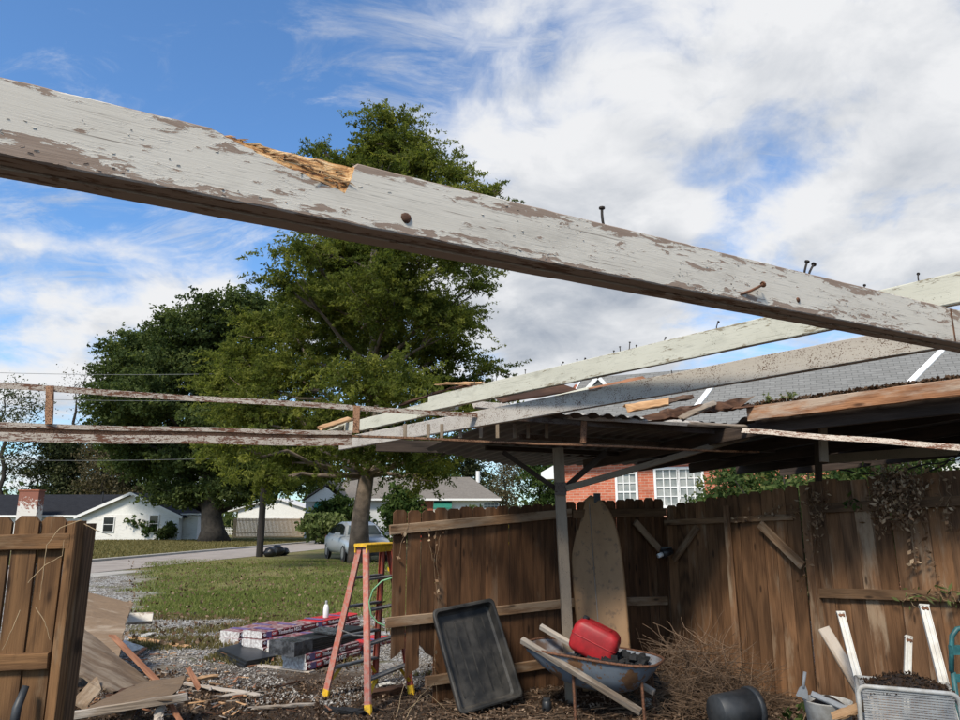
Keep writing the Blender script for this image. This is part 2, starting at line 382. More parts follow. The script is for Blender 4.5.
class MB:
    def __init__(s): s.v = []; s.f = []; s.mi = []; s.smooth = False
    def add(s, vs, fs, mi=0):
        n = len(s.v); s.v += [tuple(v) for v in vs]; s.f += [tuple(i+n for i in f) for f in fs]
        s.mi += [mi]*len(fs) if isinstance(mi, int) else list(mi); return s
    def box(s, c, d, M=I4, mi=0):
        hx, hy, hz = d[0]/2, d[1]/2, d[2]/2
        vs = [M @ Vector((c[0]+a*hx, c[1]+b_*hy, c[2]+e*hz)) for a in (-1, 1) for b_ in (-1, 1) for e in (-1, 1)]
        return s.add(vs, [(0, 1, 3, 2), (4, 6, 7, 5), (0, 4, 5, 1), (2, 3, 7, 6), (0, 2, 6, 4), (1, 5, 7, 3)], mi)
    def prism(s, pts, z0, z1, M=I4, mi=0):
        n = len(pts)
        vs = [M @ Vector((x, y, z0)) for x, y in pts]+[M @ Vector((x, y, z1)) for x, y in pts]
        fs = [tuple(range(n-1, -1, -1)), tuple(range(n, 2*n))]+[(i, (i+1) % n, n+(i+1) % n, n+i) for i in range(n)]
        return s.add(vs, fs, mi)
    def tube(s, pts, rad, sides=6, mi=0, cap=True):
        pts = [Vector(p) for p in pts]; n = len(pts)
        if not hasattr(rad, '__len__'): rad = [rad]*n
        vs = []; prev = None
        for i, p in enumerate(pts):
            d = (pts[min(i+1, n-1)]-pts[max(i-1, 0)])
            d = d.normalized() if d.length > 1e-9 else Vector((0, 0, 1))
            if prev is None: a = d.orthogonal().normalized()
            else:
                a = prev-d*prev.dot(d); a = a.normalized() if a.length > 1e-6 else d.orthogonal().normalized()
            prev = a; b_ = d.cross(a)
            for k in range(sides):
                an = 2*math.pi*k/sides; vs.append(p+(a*math.cos(an)+b_*math.sin(an))*rad[i])
        fs = [(i*sides+k, i*sides+(k+1) % sides, (i+1)*sides+(k+1) % sides, (i+1)*sides+k) for i in range(n-1) for k in range(sides)]
        if cap: fs += [tuple(range(sides-1, -1, -1)), tuple((n-1)*sides+k for k in range(sides))]
        return s.add(vs, fs, mi)
    def loft(s, rings, mi=0, cap0=True, cap1=True):
        k = len(rings[0]); n = len(rings); vs = [v for r in rings for v in r]
        fs = [(i*k+j, i*k+(j+1) % k, (i+1)*k+(j+1) % k, (i+1)*k+j) for i in range(n-1) for j in range(k)]
        if cap0: fs.append(tuple(range(k-1, -1, -1)))
        if cap1: fs.append(tuple((n-1)*k+j for j in range(k)))
        return s.add(vs, fs, mi)
    def sweep(s, L, w, t, n=2, ch=.004, jit=0.0, bow=0.0, sag=0.0, ends=0.0, mi=0, twist=0.0, x0=0.0):
        """chamfered plank along X; width Y, thickness Z, centred on Y and Z"""
        hw, ht = w/2, t/2; c = min(ch, ht*.6)
        sec = [(-hw+c, -ht), (hw-c, -ht), (hw, -ht+c), (hw, ht-c), (hw-c, ht), (-hw+c, ht), (-hw, ht-c), (-hw, -ht+c)]
        rings = []
        for i in range(n+1):
            u = i/n; x = x0+L*u; oy = bow*math.sin(math.pi*u); oz = sag*math.sin(math.pi*u); ring = []
            for y, z in sec:
                dx = random.uniform(-ends, ends) if i in (0, n) else 0
                a = twist*u
                yy = y*math.cos(a)-z*math.sin(a); zz = y*math.sin(a)+z*math.cos(a)
                ring.append((x+dx, yy+oy+random.uniform(-jit, jit), zz+oz+random.uniform(-jit, jit)))
            rings.append(ring)
        return s.loft(rings, mi)
    def build(s, name, mats, parent=None, M=I4, smooth=False):
        me = bpy.data.meshes.new(name); me.from_pydata([tuple(v) for v in s.v], [], s.f)
        if not isinstance(mats, (list, tuple)): mats = [mats]
        for m_ in mats: me.materials.append(MATS[m_])
        if len(mats) > 1: me.polygons.foreach_set('material_index', s.mi)
        me.update()
        import bmesh
        if len(s.f) < 5000:
            bm = bmesh.new(); bm.from_mesh(me); bmesh.ops.recalc_face_normals(bm, faces=bm.faces); bm.to_mesh(me); bm.free()
        if smooth: me.polygons.foreach_set('use_smooth', [True]*len(me.polygons))
        o = bpy.data.objects.new(name, me); return put(o, M, parent)

def rawmesh(name, verts, faces, var, material, parent=None, M=I4):
    """big numpy meshes: verts (n,3), faces (m,k) all of one size"""
    me = bpy.data.meshes.new(name); k = faces.shape[1]
    me.vertices.add(len(verts)); me.vertices.foreach_set('co', verts.astype(np.float32).ravel())
    me.loops.add(faces.size); me.loops.foreach_set('vertex_index', faces.astype(np.int32).ravel())
    me.polygons.add(len(faces)); me.polygons.foreach_set('loop_start', np.arange(0, faces.size, k, dtype=np.int32))
    me.polygons.foreach_set('loop_total', np.full(len(faces), k, dtype=np.int32))
    me.update(calc_edges=True)
    if var is not None:
        a = me.attributes.new('var', 'FLOAT', 'POINT'); a.data.foreach_set('value', var.astype(np.float32))
    me.materials.append(MATS[material]); o = bpy.data.objects.new(name, me); return put(o, M, parent)

def unit(n):
    v = rng.normal(size=(n, 3)); return v/np.linalg.norm(v, axis=1)[:, None]
def leaf_quads(cent, size, elong=2.0, flat=.0, var=None, droop=0.0, bend=.25):
    """a folded rhombus leaf for every centre"""
    n = len(cent); d = unit(n)
    if droop: d[:, 2] -= droop; d /= np.linalg.norm(d, axis=1)[:, None]
    u = unit(n); s = np.cross(d, u); s /= np.linalg.norm(s, axis=1)[:, None]+1e-9; nn = np.cross(d, s)
    if flat:
        nn[:, 2] = np.abs(nn[:, 2])
    sz = size*rng.uniform(.6, 1.35, n)[:, None]
    L = d*sz*elong*.5; Wd = s*sz*.5
    v = np.stack([cent-L, cent+Wd+nn*sz*bend*.3, cent+L+nn*sz*bend*.5, cent-Wd+nn*sz*bend*.3], 1).reshape(-1, 3)
    f = np.arange(4*n).reshape(-1, 4)
    if var is None: var = rng.random(n)
    return v, f, np.repeat(var, 4)
def crown_points(lobes, n_clump, per, spread, shell=.55, spray=0.0):
    """lobes: (centre, (rx,ry,rz), weight). clumps over each lobe's outer shell, leaves along short drooping sprays"""
    P = []; V = []
    wsum = sum(l[2] for l in lobes)
    for c, r, w in lobes:
        k = max(3, int(n_clump*w/wsum)); d = unit(k); rad = rng.uniform(shell, 1.0, k)**.6
        ph = rng.uniform(0, 6.28, 3); wob = np.sin(d[:, 0]*5+ph[0])*np.sin(d[:, 1]*4.3+ph[1])+np.sin(d[:, 2]*6+ph[2]+d[:, 0]*3)*.6
        rad *= 1+.20*wob+.13*rng.normal(size=k)
        cc = np.array(c)+d*np.array(r)*rad[:, None]
        vv = np.clip(.45+.24*rng.normal(size=k), 0, 1)
        pts = np.repeat(cc, per, 0)+rng.normal(size=(k*per, 3))*spread*np.array([1, 1, .55])
        if spray:
            o = d*np.array([1, 1, .35]); o[:, 2] -= .18; o += .35*rng.normal(size=(k, 3)); tt = rng.uniform(-.6, 1, k*per)
            pts = np.repeat(cc, per, 0)+np.repeat(o, per, 0)*(tt*spray)[:, None]+rng.normal(size=(k*per, 3))*spread*np.array([1, 1, .6])*(1.15-.75*np.clip(tt, 0, 1))[:, None]
        P.append(pts); V.append(np.clip(np.repeat(vv, per)+.12*rng.normal(size=k*per), 0, 1))
    return np.concatenate(P), np.concatenate(V)
# ================================================================== THE SETTING
def gz(Y): return -SL*(min(max(Y, 12.0), 130.0)-12)
def on(px, Y):                      # ground point at a photo column and a distance
    p = at(px, 500, Y); return Vector((p.x, Y, gz(Y)))
# ---- ground
m, t, b = mat('ground')
geo = t.new('ShaderNodeNewGeometry').outputs['Position']; sx = t.new('ShaderNodeSeparateXYZ'); t.link(geo, sx.inputs[0])
X, Y = sx.outputs[0], sx.outputs[1]
nb = t.noise(geo, .55, 5, .6); nm = t.noise(geo, 2.4, 6, .62); nf = t.noise(geo, 26, 5, .65); nv = t.noise(geo, 90, 3, .6)
wob = t.math('MULTIPLY', t.math('SUBTRACT', t.math('ADD', t.math('MULTIPLY', nb, .5), t.math('MULTIPLY', nm, .5)), .5), 7.0)
yy = t.math('ADD', Y, wob)
lawn = t.step(yy, 12.2, 14.2)
drv = t.step(t.math('ADD', t.math('ADD', X, t.math('MULTIPLY', Y, .455)), t.math('MULTIPLY', wob, .35)), -.5, .9)
lawn = t.math('MULTIPLY', lawn, t.math('MAXIMUM', drv, t.step(Y, 25, 26)))
dirt = t.step(t.math('ADD', yy, t.math('MULTIPLY', t.math('SUBTRACT', nf, .5), 1.2)), 9.6, 7.6)
g = t.mix(t.step(nb, .40, .60), (.11, .125, .042), (.19, .165, .075))
g = t.mix(t.step(t.noise(t.scale(geo, (.12, .45, 1)), 1, 3), .47, .62), g, (.20, .165, .085))
g = t.mix(t.math('MULTIPLY', nf, .4), g, (.075, .08, .03))
v1 = t.voro(geo, 42, out='Color')
bw = t.new('ShaderNodeRGBToBW'); t.link(v1, bw.inputs[0])
gv = t.ramp(bw.outputs[0], [(0.1, (.13, .125, .12)), (.55, (.33, .325, .32)), (.9, (.58, .575, .56))])
gv = t.mix(t.math('MULTIPLY', t.step(nm, .46, .62), .75), gv, (.16, .125, .085))
pat = t.math('MULTIPLY', t.step(t.noise(t.scale(geo, (.5, 1.5, 1)), 1.0, 5, .6), .54, .62), t.step(Y, 7.8, 9.5))
gv = t.mix(t.math('MULTIPLY', pat, .85), gv, (.105, .10, .038))
dr = t.mix(nm, (.035, .024, .017), (.085, .060, .043)); dr = t.mix(t.math('MULTIPLY', t.step(nf, .55, .7), .7), dr, (.19, .145, .11))
col = t.mix(lawn, t.mix(dirt, gv, dr), g)
t.link(col, b.inputs['Base Color']); b.inputs['Roughness'].default_value = .98; b.inputs['Specular IOR Level'].default_value = .1
t.link(t.bump(t.math('ADD', nf, t.math('MULTIPLY', nv, .5)), .9, .03), b.inputs['Normal'])
g = MB()
ys = [-40, -10, 0, 4, 6, 8, 10, 12, 16, 20, 26, 34, 45, 60, 80, 100, 130, 200, 400, 900]
xs = [-700, -200, -80, -40, -20, -10, -5, 0, 5, 10, 20, 40, 80, 200, 700]
vs_ = [(x, y, gz(y)) for y in ys for x in xs]; nx = len(xs)
g.add(vs_, [(j*nx+i, j*nx+i+1, (j+1)*nx+i+1, (j+1)*nx+i) for j in range(len(ys)-1) for i in range(nx-1)])
tag(g.build('ground', 'ground'), kind='structure')

# ---- road, kerb and driveway apron
n0, n1 = gr(95, 573), gr(330, 548.5); f0, f1 = gr(95, 562), gr(330, 541)
def strip(a, b_, c_, d_, dz, seg=24, e0=-.6, e1=1.6):
    v = []; f = []
    for i in range(seg+1):
        u = e0+(e1-e0)*i/seg
        for p, q in ((a, b_), (c_, d_)):
            w = p.lerp(q, u); v.append((w.x, w.y, gz(w.y)+dz))
    f = [(2*i, 2*i+1, 2*i+3, 2*i+2) for i in range(seg)]
    mb = MB(); mb.add(v, f); return mb
tag(strip(n0, n1, f0, f1, .012).build('road', 'asphalt'), kind='structure')
dk = Vector((-.35, .10, 0))
kb = MB()
for e, base in ((f0, f1),):
    ring = []
    for i in range(25):
        u = -.6+2.2*i/24; w = e.lerp(base, u); w2 = w+dk
        ring.append([(w.x, w.y, gz(w.y)-.05), (w.x, w.y, gz(w.y)+.10), (w2.x, w2.y, gz(w.y)+.10), (w2.x, w2.y, gz(w.y)-.05)])
    kb.loft(ring)
tag(kb.build('kerb', 'concrete'), kind='structure')
ap = MB(); a0, a1, a2, a3 = gr(80, 579), gr(136, 572.5), gr(136, 570.5), gr(80, 574)
ap.add([(p.x, p.y, gz(p.y)+.008) for p in (a0, a1, a2, a3)], [(0, 1, 2, 3)])
tag(ap.build('driveway_apron', 'concrete'), kind='structure')

# ---- grass (stuff): blades over the lawn, tufts in the gravel
def blades(name, P, h, w, material, var):
    n = len(P); a = rng.uniform(0, 2*math.pi, n); lean = rng.normal(size=(n, 2))*.35
    hh = h*rng.uniform(.5, 1.3, n)
    s = np.stack([np.cos(a), np.sin(a), np.zeros(n)], 1)*(w*.5*rng.uniform(.6, 1.4, n))[:, None]
    tip = P+np.stack([lean[:, 0]*hh, lean[:, 1]*hh, hh], 1)
    v = np.stack([P-s, P+s, tip], 1).reshape(-1, 3)
    o = rawmesh(name, v, np.arange(3*n).reshape(-1, 3), np.repeat(var, 3), material); return tag(o, kind='stuff')
def field(n, y0, y1, x_of, power=1.6):
    u = rng.random(n)**power; y = y0+(y1-y0)*u; lo, hi = x_of(y); x = lo+(hi-lo)*rng.random(n)
    z = -SL*np.clip(y-12, 0, None); return np.stack([x, y, z], 1)
def patch(P, f): return np.array([mnoise.noise(Vector((p[0]*f, p[1]*f, 3.3))) for p in P])
P = field(150000, 12.2, 33, lambda y: (-.50*y+.3, .02*y))
nz = patch(P, .35); nz2 = patch(P*np.array([.62, 1, 1]), .42)
nz3 = patch(P, .9)
keep = (P[:, 1]+nz*2.4+nz3*1.2 > 13.1) & (P[:, 0]+.455*P[:, 1]+nz*1.1+nz3*.8 > .1+.5*rng.random(len(P))) & (rng.random(len(P)) < .45+.7*nz2+.2)
P = P[keep]; nz = nz[keep]; nz2 = nz2[keep]
o = blades('lawn_grass', P, .05, .020, 'grass_blade', np.clip(.48-nz2*.7+.22*rng.normal(size=len(P)), 0, 1))
tag(o, 'short patchy green and tan grass of the wide front lawn', 'grass')
P = field(30000, 8.3, 13.2, lambda y: (-.46*y, -.05*y), 1.0)
nz = patch(P*np.array([.5, 1.4, 1]), .9); P = P[nz > .16]
o = blades('gravel_grass', P, .06, .016, 'grass_dry', rng.random(len(P))*.7)
tag(o, 'thin olive weeds growing in strips through the gravel', 'grass')
# ---- loose gravel (stuff)
def chips(name, P, size, material, var, flat=.6):
    n = len(P); base = np.array([(1, 0, 0), (-.5, .87, 0), (-.5, -.87, 0), (0, 0, 1), (0.1, 0, -1)])
    tri = np.array([(0, 1, 3), (1, 2, 3), (2, 0, 3), (1, 0, 4), (2, 1, 4), (0, 2, 4)])
    sc = size*rng.uniform(.5, 1.5, (n, 1, 1)); j = base[None]*(1+.45*rng.normal(size=(n, 5, 1))*.6)
    a = rng.uniform(0, 2*math.pi, n); ca, sa = np.cos(a), np.sin(a)
    x = j[:, :, 0]*ca[:, None]-j[:, :, 1]*sa[:, None]; y = j[:, :, 0]*sa[:, None]+j[:, :, 1]*ca[:, None]
    v = np.stack([x, y, j[:, :, 2]*flat], 2)*sc*.5+P[:, None, :]+np.array([0, 0, size*.15])
    f = (tri[None]+5*np.arange(n)[:, None, None]).reshape(-1, 3)
    return tag(rawmesh(name, v.reshape(-1, 3), f, np.repeat(var, 5), material), kind='stuff')
P = field(26000, 6.3, 13.6, lambda y: (-.5*y, .02*y), 1.3); nz = patch(P, .8); P = P[(P[:, 1]+nz*2.0 > 7.3) & (nz < .3)]
P2 = field(5000, 13.5, 23, lambda y: (-.62*y, -.46*y), 1.0); P = np.concatenate([P, P2])
o = chips('gravel', P, .030, 'stone_chip', np.clip(.45+.25*rng.normal(size=len(P)), 0, 1)); tag(o, 'loose pale grey gravel stones of the driveway', 'gravel')
P = field(22000, 5.6, 9.2, lambda y: (-.62*y, .66*y), .9); P = P[(P[:, 1] > 0)]
P[:, 2] += .012+.012*rng.random(len(P)); nz = patch(P, 1.1); P = P[(P[:, 0] > -.6) | (P[:, 1]+nz*1.5 < 8.2)]
v, f, vr = leaf_quads(P, .020, 1.8, var=rng.random(len(P))**1.6); o = rawmesh('leaf_litter', v, f, vr, 'leaf_litter'); tag(o, 'brown dead leaves and wood chips littering the bare dirt', 'leaf litter', kind='stuff')
P = field(9000, 5.6, 9.0, lambda y: (-.62*y, .66*y), .9)
o = chips('wood_crumbs', P, .018, 'leaf_litter', np.clip(rng.random(len(P))*1.1, 0, 1)); tag(o, 'small rotten wood crumbs scattered over the dirt', 'debris', kind='stuff')
P = field(60000, 26, 75, lambda y: (-.62*y, .1*y), 1.0); 
d = P[:, :2]-np.array([f0.x, f0.y]); dr_ = np.array([f1.x-f0.x, f1.y-f0.y]); dr_ /= np.linalg.norm(dr_); side = d[:, 0]*dr_[1]-d[:, 1]*dr_[0]
P = P[side < -.6]
o = blades('far_lawn_grass', P, .11, .06, 'grass_dry', np.clip(.25+.3*rng.random(len(P)), 0, 1)); tag(o, 'tan dormant grass of the yards across the road', 'grass')

P = field(2600, 10, 31, lambda y: (-.47*y, .02*y), 1.3); P[:, 2] += .035+.03*rng.random(len(P))
v, f, vr = leaf_quads(P, .045, 1.6, var=np.clip(.35+.5*rng.random(len(P)), 0, 1)); tag(rawmesh('fallen_leaves', v, f, vr, 'leaf_litter'), 'tan fallen leaves dotted over the lawn', 'leaves', kind='stuff')
P = field(420, 13, 30, lambda y: (-.45*y, .0*y), 1.2)
P = np.concatenate([p+rng.normal(size=(16, 3))*np.array([.09, .09, .0]) for p in P]); o = blades('lawn_weeds', P, .10, .03, 'grass_blade', np.clip(.25+.2*rng.normal(size=len(P)), 0, 1)); tag(o, 'taller weed tufts scattered through the lawn', 'weeds')
# ================================================================== FAR BUILDINGS
def quadbox(mb, pts_bottom, z0, z1, mi=0):
    n = len(pts_bottom); mb.add([(p[0], p[1], z0) for p in pts_bottom]+[(p[0], p[1], z1) for p in pts_bottom],
        [tuple(range(n-1, -1, -1)), tuple(range(n, 2*n))]+[(i, (i+1) % n, n+(i+1) % n, n+i) for i in range(n)], mi)
def roofplane(name, pts, matn, parent, th=.12):
    """a roof slope; local X along the eave, local Y up the slope"""
    p = [Vector(q) for q in pts]; x = (p[1]-p[0]).normalized(); nrm = (p[1]-p[0]).cross(p[-1]-p[0]).normalized()
    if nrm.z < 0: nrm = -nrm
    y = nrm.cross(x); M = basis(p[0], x, y, nrm); Mi = M.inverted()
    mb = MB(); mb.prism([(q.x, q.y) for q in (Mi @ a for a in p)], -th, 0); return mb.build(name, matn, parent, M)
def window(parent, M, w, h, cols, rows, glass='pane_glass', fr='trim_white', fw=.09, bar=.03, name='window'):
    """M: origin at the window's lower left on the wall, X right, Y up, Z out of the wall"""
    mb = MB()
    for c, d in (((w/2, -fw/2, .03), (w+2*fw, fw, .08)), ((w/2, h+fw/2, .03), (w+2*fw, fw, .08)), ((-fw/2, h/2, .03), (fw, h, .08)), ((w+fw/2, h/2, .03), (fw, h, .08))): mb.box(c, d)
    for i in range(1, cols): mb.box((w*i/cols, h/2, .025), (bar, h, .03))
    for j in range(1, rows): mb.box((w/2, h*j/rows, .022), (w, bar*(1.6 if j*2 == rows else 1), .034))
    wo = mb.build(name, fr, parent, M)
    g = MB(); g.box((w/2, h/2, .006), (w, h, .012)); g.build('pane', glass, wo, M); return wo
def wallframe(p0, p1):
    """X from p0 to p1 (left to right as seen from outside), Y up, Z outwards"""
    x = (Vector(p1)-Vector(p0)); x.z = 0; x.normalize(); y = Vector((0, 0, 1)); return basis(Vector(p0), x, y, x.cross(y))

# ---- white brick house with dark roof, across the road
D = gr(130, 540).y; zb = gz(D)-.1
hs = thing('white_house', 'white painted brick house with black roof and front gable across the road', 'house', (at(130, 540, D).x, D, zb))
xl, xr, xc = at(80, 530, D).x, at(178, 530, D).x, at(130, 530, D).x
ze = at(130, 514.5, D).z; za = at(130, 492.5, D).z
xc = (xl+xr)/2
mb = MB(); mb.prism([(xl, zb), (xr, zb), (xr, ze), (xl, ze)], 0, 6, basis(Vector((0, D+6, 0)), Vector((1, 0, 0)), Vector((0, 0, 1)), Vector((0, -1, 0))))
mb.build('wall', 'white_brick', hs)
mb = MB(); mb.prism([(xl, ze), (xr, ze), (xc, za-.25)], 0, 5.9, basis(Vector((0, D+5.95, 0)), Vector((1, 0, 0)), Vector((0, 0, 1)), Vector((0, -1, 0))))
mb.build('gable_siding', 'siding_white', hs)
ov = .5; sl = (za-ze)/((xr-xl)/2)
for s in (-1, 1):
    xe = xc+s*((xr-xl)/2+ov); zz = ze-ov*sl
    pts = [(xe, D-.4, zz), (xe, D+7, zz), (xc, D+7, za), (xc, D-.4, za)]
    roofplane('roof', pts, 'shingle_black', hs)
    a, b_ = Vector((xe, D-.47, zz-.10)), Vector((xc-s*.0, D-.47, za-.10))
    mb = MB(); mb.sweep((b_-a).length, .26, .06, 1); mb.build('rake_board', 'trim_white', hs, frame(a, b_, (0, -1, 0)))
# long main range behind
zr = at(100, 494.5, D+8).z
x0, x1 = at(-120, 500, D+4).x, at(190, 500, D+4).x
roofplane('roof', [(x0, D+2.6, ze-.1), (x1, D+2.6, ze-.1), (x1-.9, D+8, zr), (x0, D+8, zr)], 'shingle_black', hs)
roofplane('roof', [(x1, D+13, ze-.1), (x0, D+13, ze-.1), (x0, D+8, zr), (x1-.9, D+8, zr)], 'shingle_black', hs)
mb = MB(); mb.box(((x0+x1-.8)/2, D+7.5, (zb+ze)/2-.05), (x1-x0-.8, 9, ze-zb-.1)); mb.build('wall', 'white_brick', hs)
mb = MB(); mb.box(((x0+x1)/2, D+2.52, ze-.16), (x1-x0, .12, .2)); mb.build('gutter', 'trim_white', hs)
# lower right annex
xa, xb_ = xr+.02, at(197, 530, D+1).x
mb = MB(); mb.box(((xa+xb_)/2, D+2.2, (zb+ze)/2-.05), (xb_-xa, 2.4, ze-zb-.1)); mb.build('wall', 'white_brick', hs)
mb = MB(); mb.box(((xa+xb_)/2+.1, D+2.0, ze+.03), (xb_-xa+.5, 3.0, .14)); mb.build('eave', 'trim_white', hs)
wf = wallframe((xl, D-.002, zb), (xr, D-.002, zb))
def wpx(pxa, pxb, pya, pyb, **k):
    a, b_ = at(pxa, pyb, D), at(pxb, pya, D)
    return window(hs, T(0, 0, 0) @ basis(Vector((a.x, D-.01, a.z)), Vector((1, 0, 0)), Vector((0, 0, 1)), Vector((0, -1, 0))), b_.x-a.x, b_.z-a.z, **k)
wpx(103, 114.5, 517.5, 531.5, cols=1, rows=2, glass='glass_dark')
wpx(149, 159, 515.5, 532, cols=1, rows=2, glass='glass_dark')
xcq = at(30, 500, D+1).x
mb = MB(); cw = at(40.5, 500, D).x-at(20.5, 500, D).x; zt = at(30, 490.5, D).z
mb.box((0, 0, 0), (cw, zt-zb, 1.0)); ch = mb.build('chimney', 'chimney_brick', hs, basis(Vector((xcq, D+1.2, (zb+zt)/2)), Vector((1, 0, 0)), Vector((0, 0, 1)), Vector((0, -1, 0))))
mb = MB(); mb.box((xcq, D+1.2, zt+.06), (cw*1.08, 1.15, .12)); mb.build('cap', 'brick_far', ch)
mb = MB(); pv = at(103, 495, D+6); mb.tube([(pv.x, D+6, pv.z-1.2), (pv.x, D+6, pv.z+.3)], .07); mb.build('vent_pipe', 'car_trim', hs)

# ---- white garage beyond the far fence
D = 92; zb = gz(D)
ga = thing('garage', 'white gabled garage behind the plank fence', 'garage', (at(275, 520, D).x, D, zb))
gl, gr_, gp = at(238, 514, D), at(309, 509, D), at(276, 498.5, D)
xL, xR = gl.x, gr_.x; ze = gr_.z; za = gp.z; xc = gp.x
mb = MB(); mb.prism([(xL, zb), (xR, zb), (xR, ze), (xc, za-.1), (xL, ze)], 0, 7, basis(Vector((0, D+7, 0)), Vector((1, 0, 0)), Vector((0, 0, 1)), Vector((0, -1, 0)))); mb.build('wall', 'siding_white', ga)
for s, xe in ((-1, xL-1.2), (1, xR+.3)):
    sl = (za-ze)/(abs((xL if s < 0 else xR)-xc)); ze2 = za-sl*abs(xe-xc)
    roofplane('roof', [(xe, D-.4, ze2+.1), (xe, D+7.4, ze2+.1), (xc, D+7.4, za+.1), (xc, D-.4, za+.1)], 'trim_white', ga)
mb = MB(); a = at(262, 513, D); mb.box((a.x+1.9, D-.02, zb+1.2), (4.2, .06, 2.3)); mb.build('garage_door', 'trim_white', ga)

# ---- brown-roofed ranch house with green awnings
D = 84; zb = gz(D)
rn = thing('ranch_house', 'low ranch house with grey-brown hip roof and green awnings', 'house', (at(400, 510, D).x, D, zb))
ze = at(400, 498.5, D).z
def xat(px, dd=0): return at(px, 500, D+dd).x
zr = at(430, 477, D+6).z; zr2 = at(340, 481.5, D+6).z
xl, xr = xat(336), xat(501)
roofplane('roof', [(xl, D-.6, ze), (xr, D-.6, ze), (xat(470, 6), D+6, zr), (xl, D+6, zr)], 'shingle_brown', rn)
roofplane('roof', [(xr, D-.6, ze), (xr, D+12.6, ze), (xat(470, 6), D+6, zr)], 'shingle_brown', rn)
roofplane('roof', [(xr, D+12.6, ze), (xl, D+12.6, ze), (xl, D+6, zr), (xat(470, 6), D+6, zr)], 'shingle_brown', rn)
mb = MB(); mb.box(((xl+xr)/2, D-.66, ze-.12), (xr-xl, .1, .22)); mb.build('fascia', 'trim_white', rn)
# left wing with a small gable
xg0, xg1 = xat(311), xat(337)
roofplane('roof', [(xg0-.4, D-3, ze-.2), (xg0-.4, D+9, ze-.2), (xat(330), D+9, zr2+.1), (xat(330), D-3, zr2-.7)], 'shingle_brown', rn)
roofplane('roof', [(xg1+1.5, D+9, ze), (xg1+1.5, D-3, ze), (xat(330), D-3, zr2-.7), (xat(330), D+9, zr2+.1)], 'shingle_brown', rn)
mb = MB(); mb.box(((xg0+xl)/2, D+3, (zb+ze)/2-.1), (xl-xg0, 11, ze-zb-.25)); mb.build('wall', 'siding_white', rn)
mb = MB(); mb.prism([(xg0-.2, ze-.4), (xg1+1.2, ze-.3), (xat(330), zr2-.95)], 0, .2, basis(Vector((0, D-2.6, 0)), Vector((1, 0, 0)), Vector((0, 0, 1)), Vector((0, -1, 0)))); mb.build('gable_wall', 'siding_white', rn)
mb = MB(); mb.box(((xl+xr-1)/2, D+6, (zb+ze)/2-.06), (xr-xl-1, 11.6, ze-zb-.14)); mb.build('wall', 'siding_white', rn)
mb = MB(); mb.box(((xat(413)+xat(433))/2, D+.17, (zb+ze)/2-.1), (xat(433)-xat(413), .12, ze-zb-.2)); mb.build('brick_panel', 'brick_far', rn)
def awn(pa, pb, dd):
    mb = MB(); a, b_ = xat(pa), xat(pb); z0 = ze-.25
    mb.add([(a, D+dd, z0), (b_, D+dd, z0), (b_, D+dd-1.1, z0-.75), (a, D+dd-1.1, z0-.75), (a, D+dd, z0-.06), (b_, D+dd, z0-.06), (b_, D+dd-1.1, z0-.95), (a, D+dd-1.1, z0-.95)],
        [(0, 1, 2, 3), (4, 7, 6, 5), (3, 2, 6, 7), (0, 3, 7, 4), (1, 5, 6, 2), (0, 4, 5, 1)]); mb.build('awning', 'awning_green', rn)
awn(434, 452, .1); awn(321, 330, -2.5)
for pa, pb in ((386, 408), (484, 500)):
    a, b_ = xat(pa), xat(pb); z0 = at(400, 508, D).z
    window(rn, basis(Vector((a, D+.19, z0)), Vector((1, 0, 0)), Vector((0, 0, 1)), Vector((0, -1, 0))), b_-a-.2, ze-z0-.5, cols=4, rows=2, glass='pane_glass')
mb = MB(); a = xat(312); mb.box((a+.9, D-2.6, zb+1.1), (1.5, .1, 2.1)); mb.build('door', 'door_dark', rn)
mb = MB(); p = at(478, 476, D+5); mb.tube([(p.x, D+5, p.z-.8), (p.x, D+5, p.z+.6)], .25, 8); mb.build('vent_pipe', 'trim_white', rn)

# ---- red brick neighbour house
n_ = Vector((.43, .90, 0)).normalized(); u_ = Vector((n_.y, -n_.x, 0))
P0 = at(563, 500, 22); P0.z = 0
zE = 3.95; run = 3.45; zR = 6.45
bh = thing('brick_house', 'red brick house with steep grey shingle roof behind the fence', 'house', P0)
LW = 15.0
Mw = basis(P0, u_, Vector((0, 0, 1)), -n_)
mb = MB(); mb.prism([(0, -.3), (LW, -.3), (LW, zE), (0, zE)], -2*run, 0, Mw); mb.build('wall', 'brick_red', bh, I4)
# rebuild the wall with local coordinates so that the courses run level
o = bh.children[0]; bpy.data.objects.remove(o)
mb = MB(); mb.prism([(0, -.3), (LW, -.3), (LW, zE), (0, zE)], -2*run, 0); mb.build('wall', 'brick_red', bh, Mw)
Mg = basis(P0+n_*2*run, -n_, Vector((0, 0, 1)), -u_)
mb = MB(); mb.prism([(0, zE), (2*run, zE), (run, zR-.1)], -.25, 0.0); mb.build('gable_wall', 'brick_red', bh, Mg)
e0 = P0-n_*.45-u_*.35; e1 = P0-n_*.45+u_*(LW+.3); r0 = P0+n_*run-u_*.35; r1 = P0+n_*run+u_*(LW+.3); b0 = P0+n_*(2*run+.45)-u_*.35; b1 = P0+n_*(2*run+.45)+u_*(LW+.3)
ze = zE-.45*2.5/run
def vz(p, z): return Vector((p.x, p.y, z))
rf = roofplane('roof', [vz(e0, ze), vz(e1, ze), vz(r1, zR), vz(r0, zR)], 'shingle_grey', bh)
roofplane('roof', [vz(b1, ze), vz(b0, ze), vz(r0, zR), vz(r1, zR)], 'shingle_grey', bh)
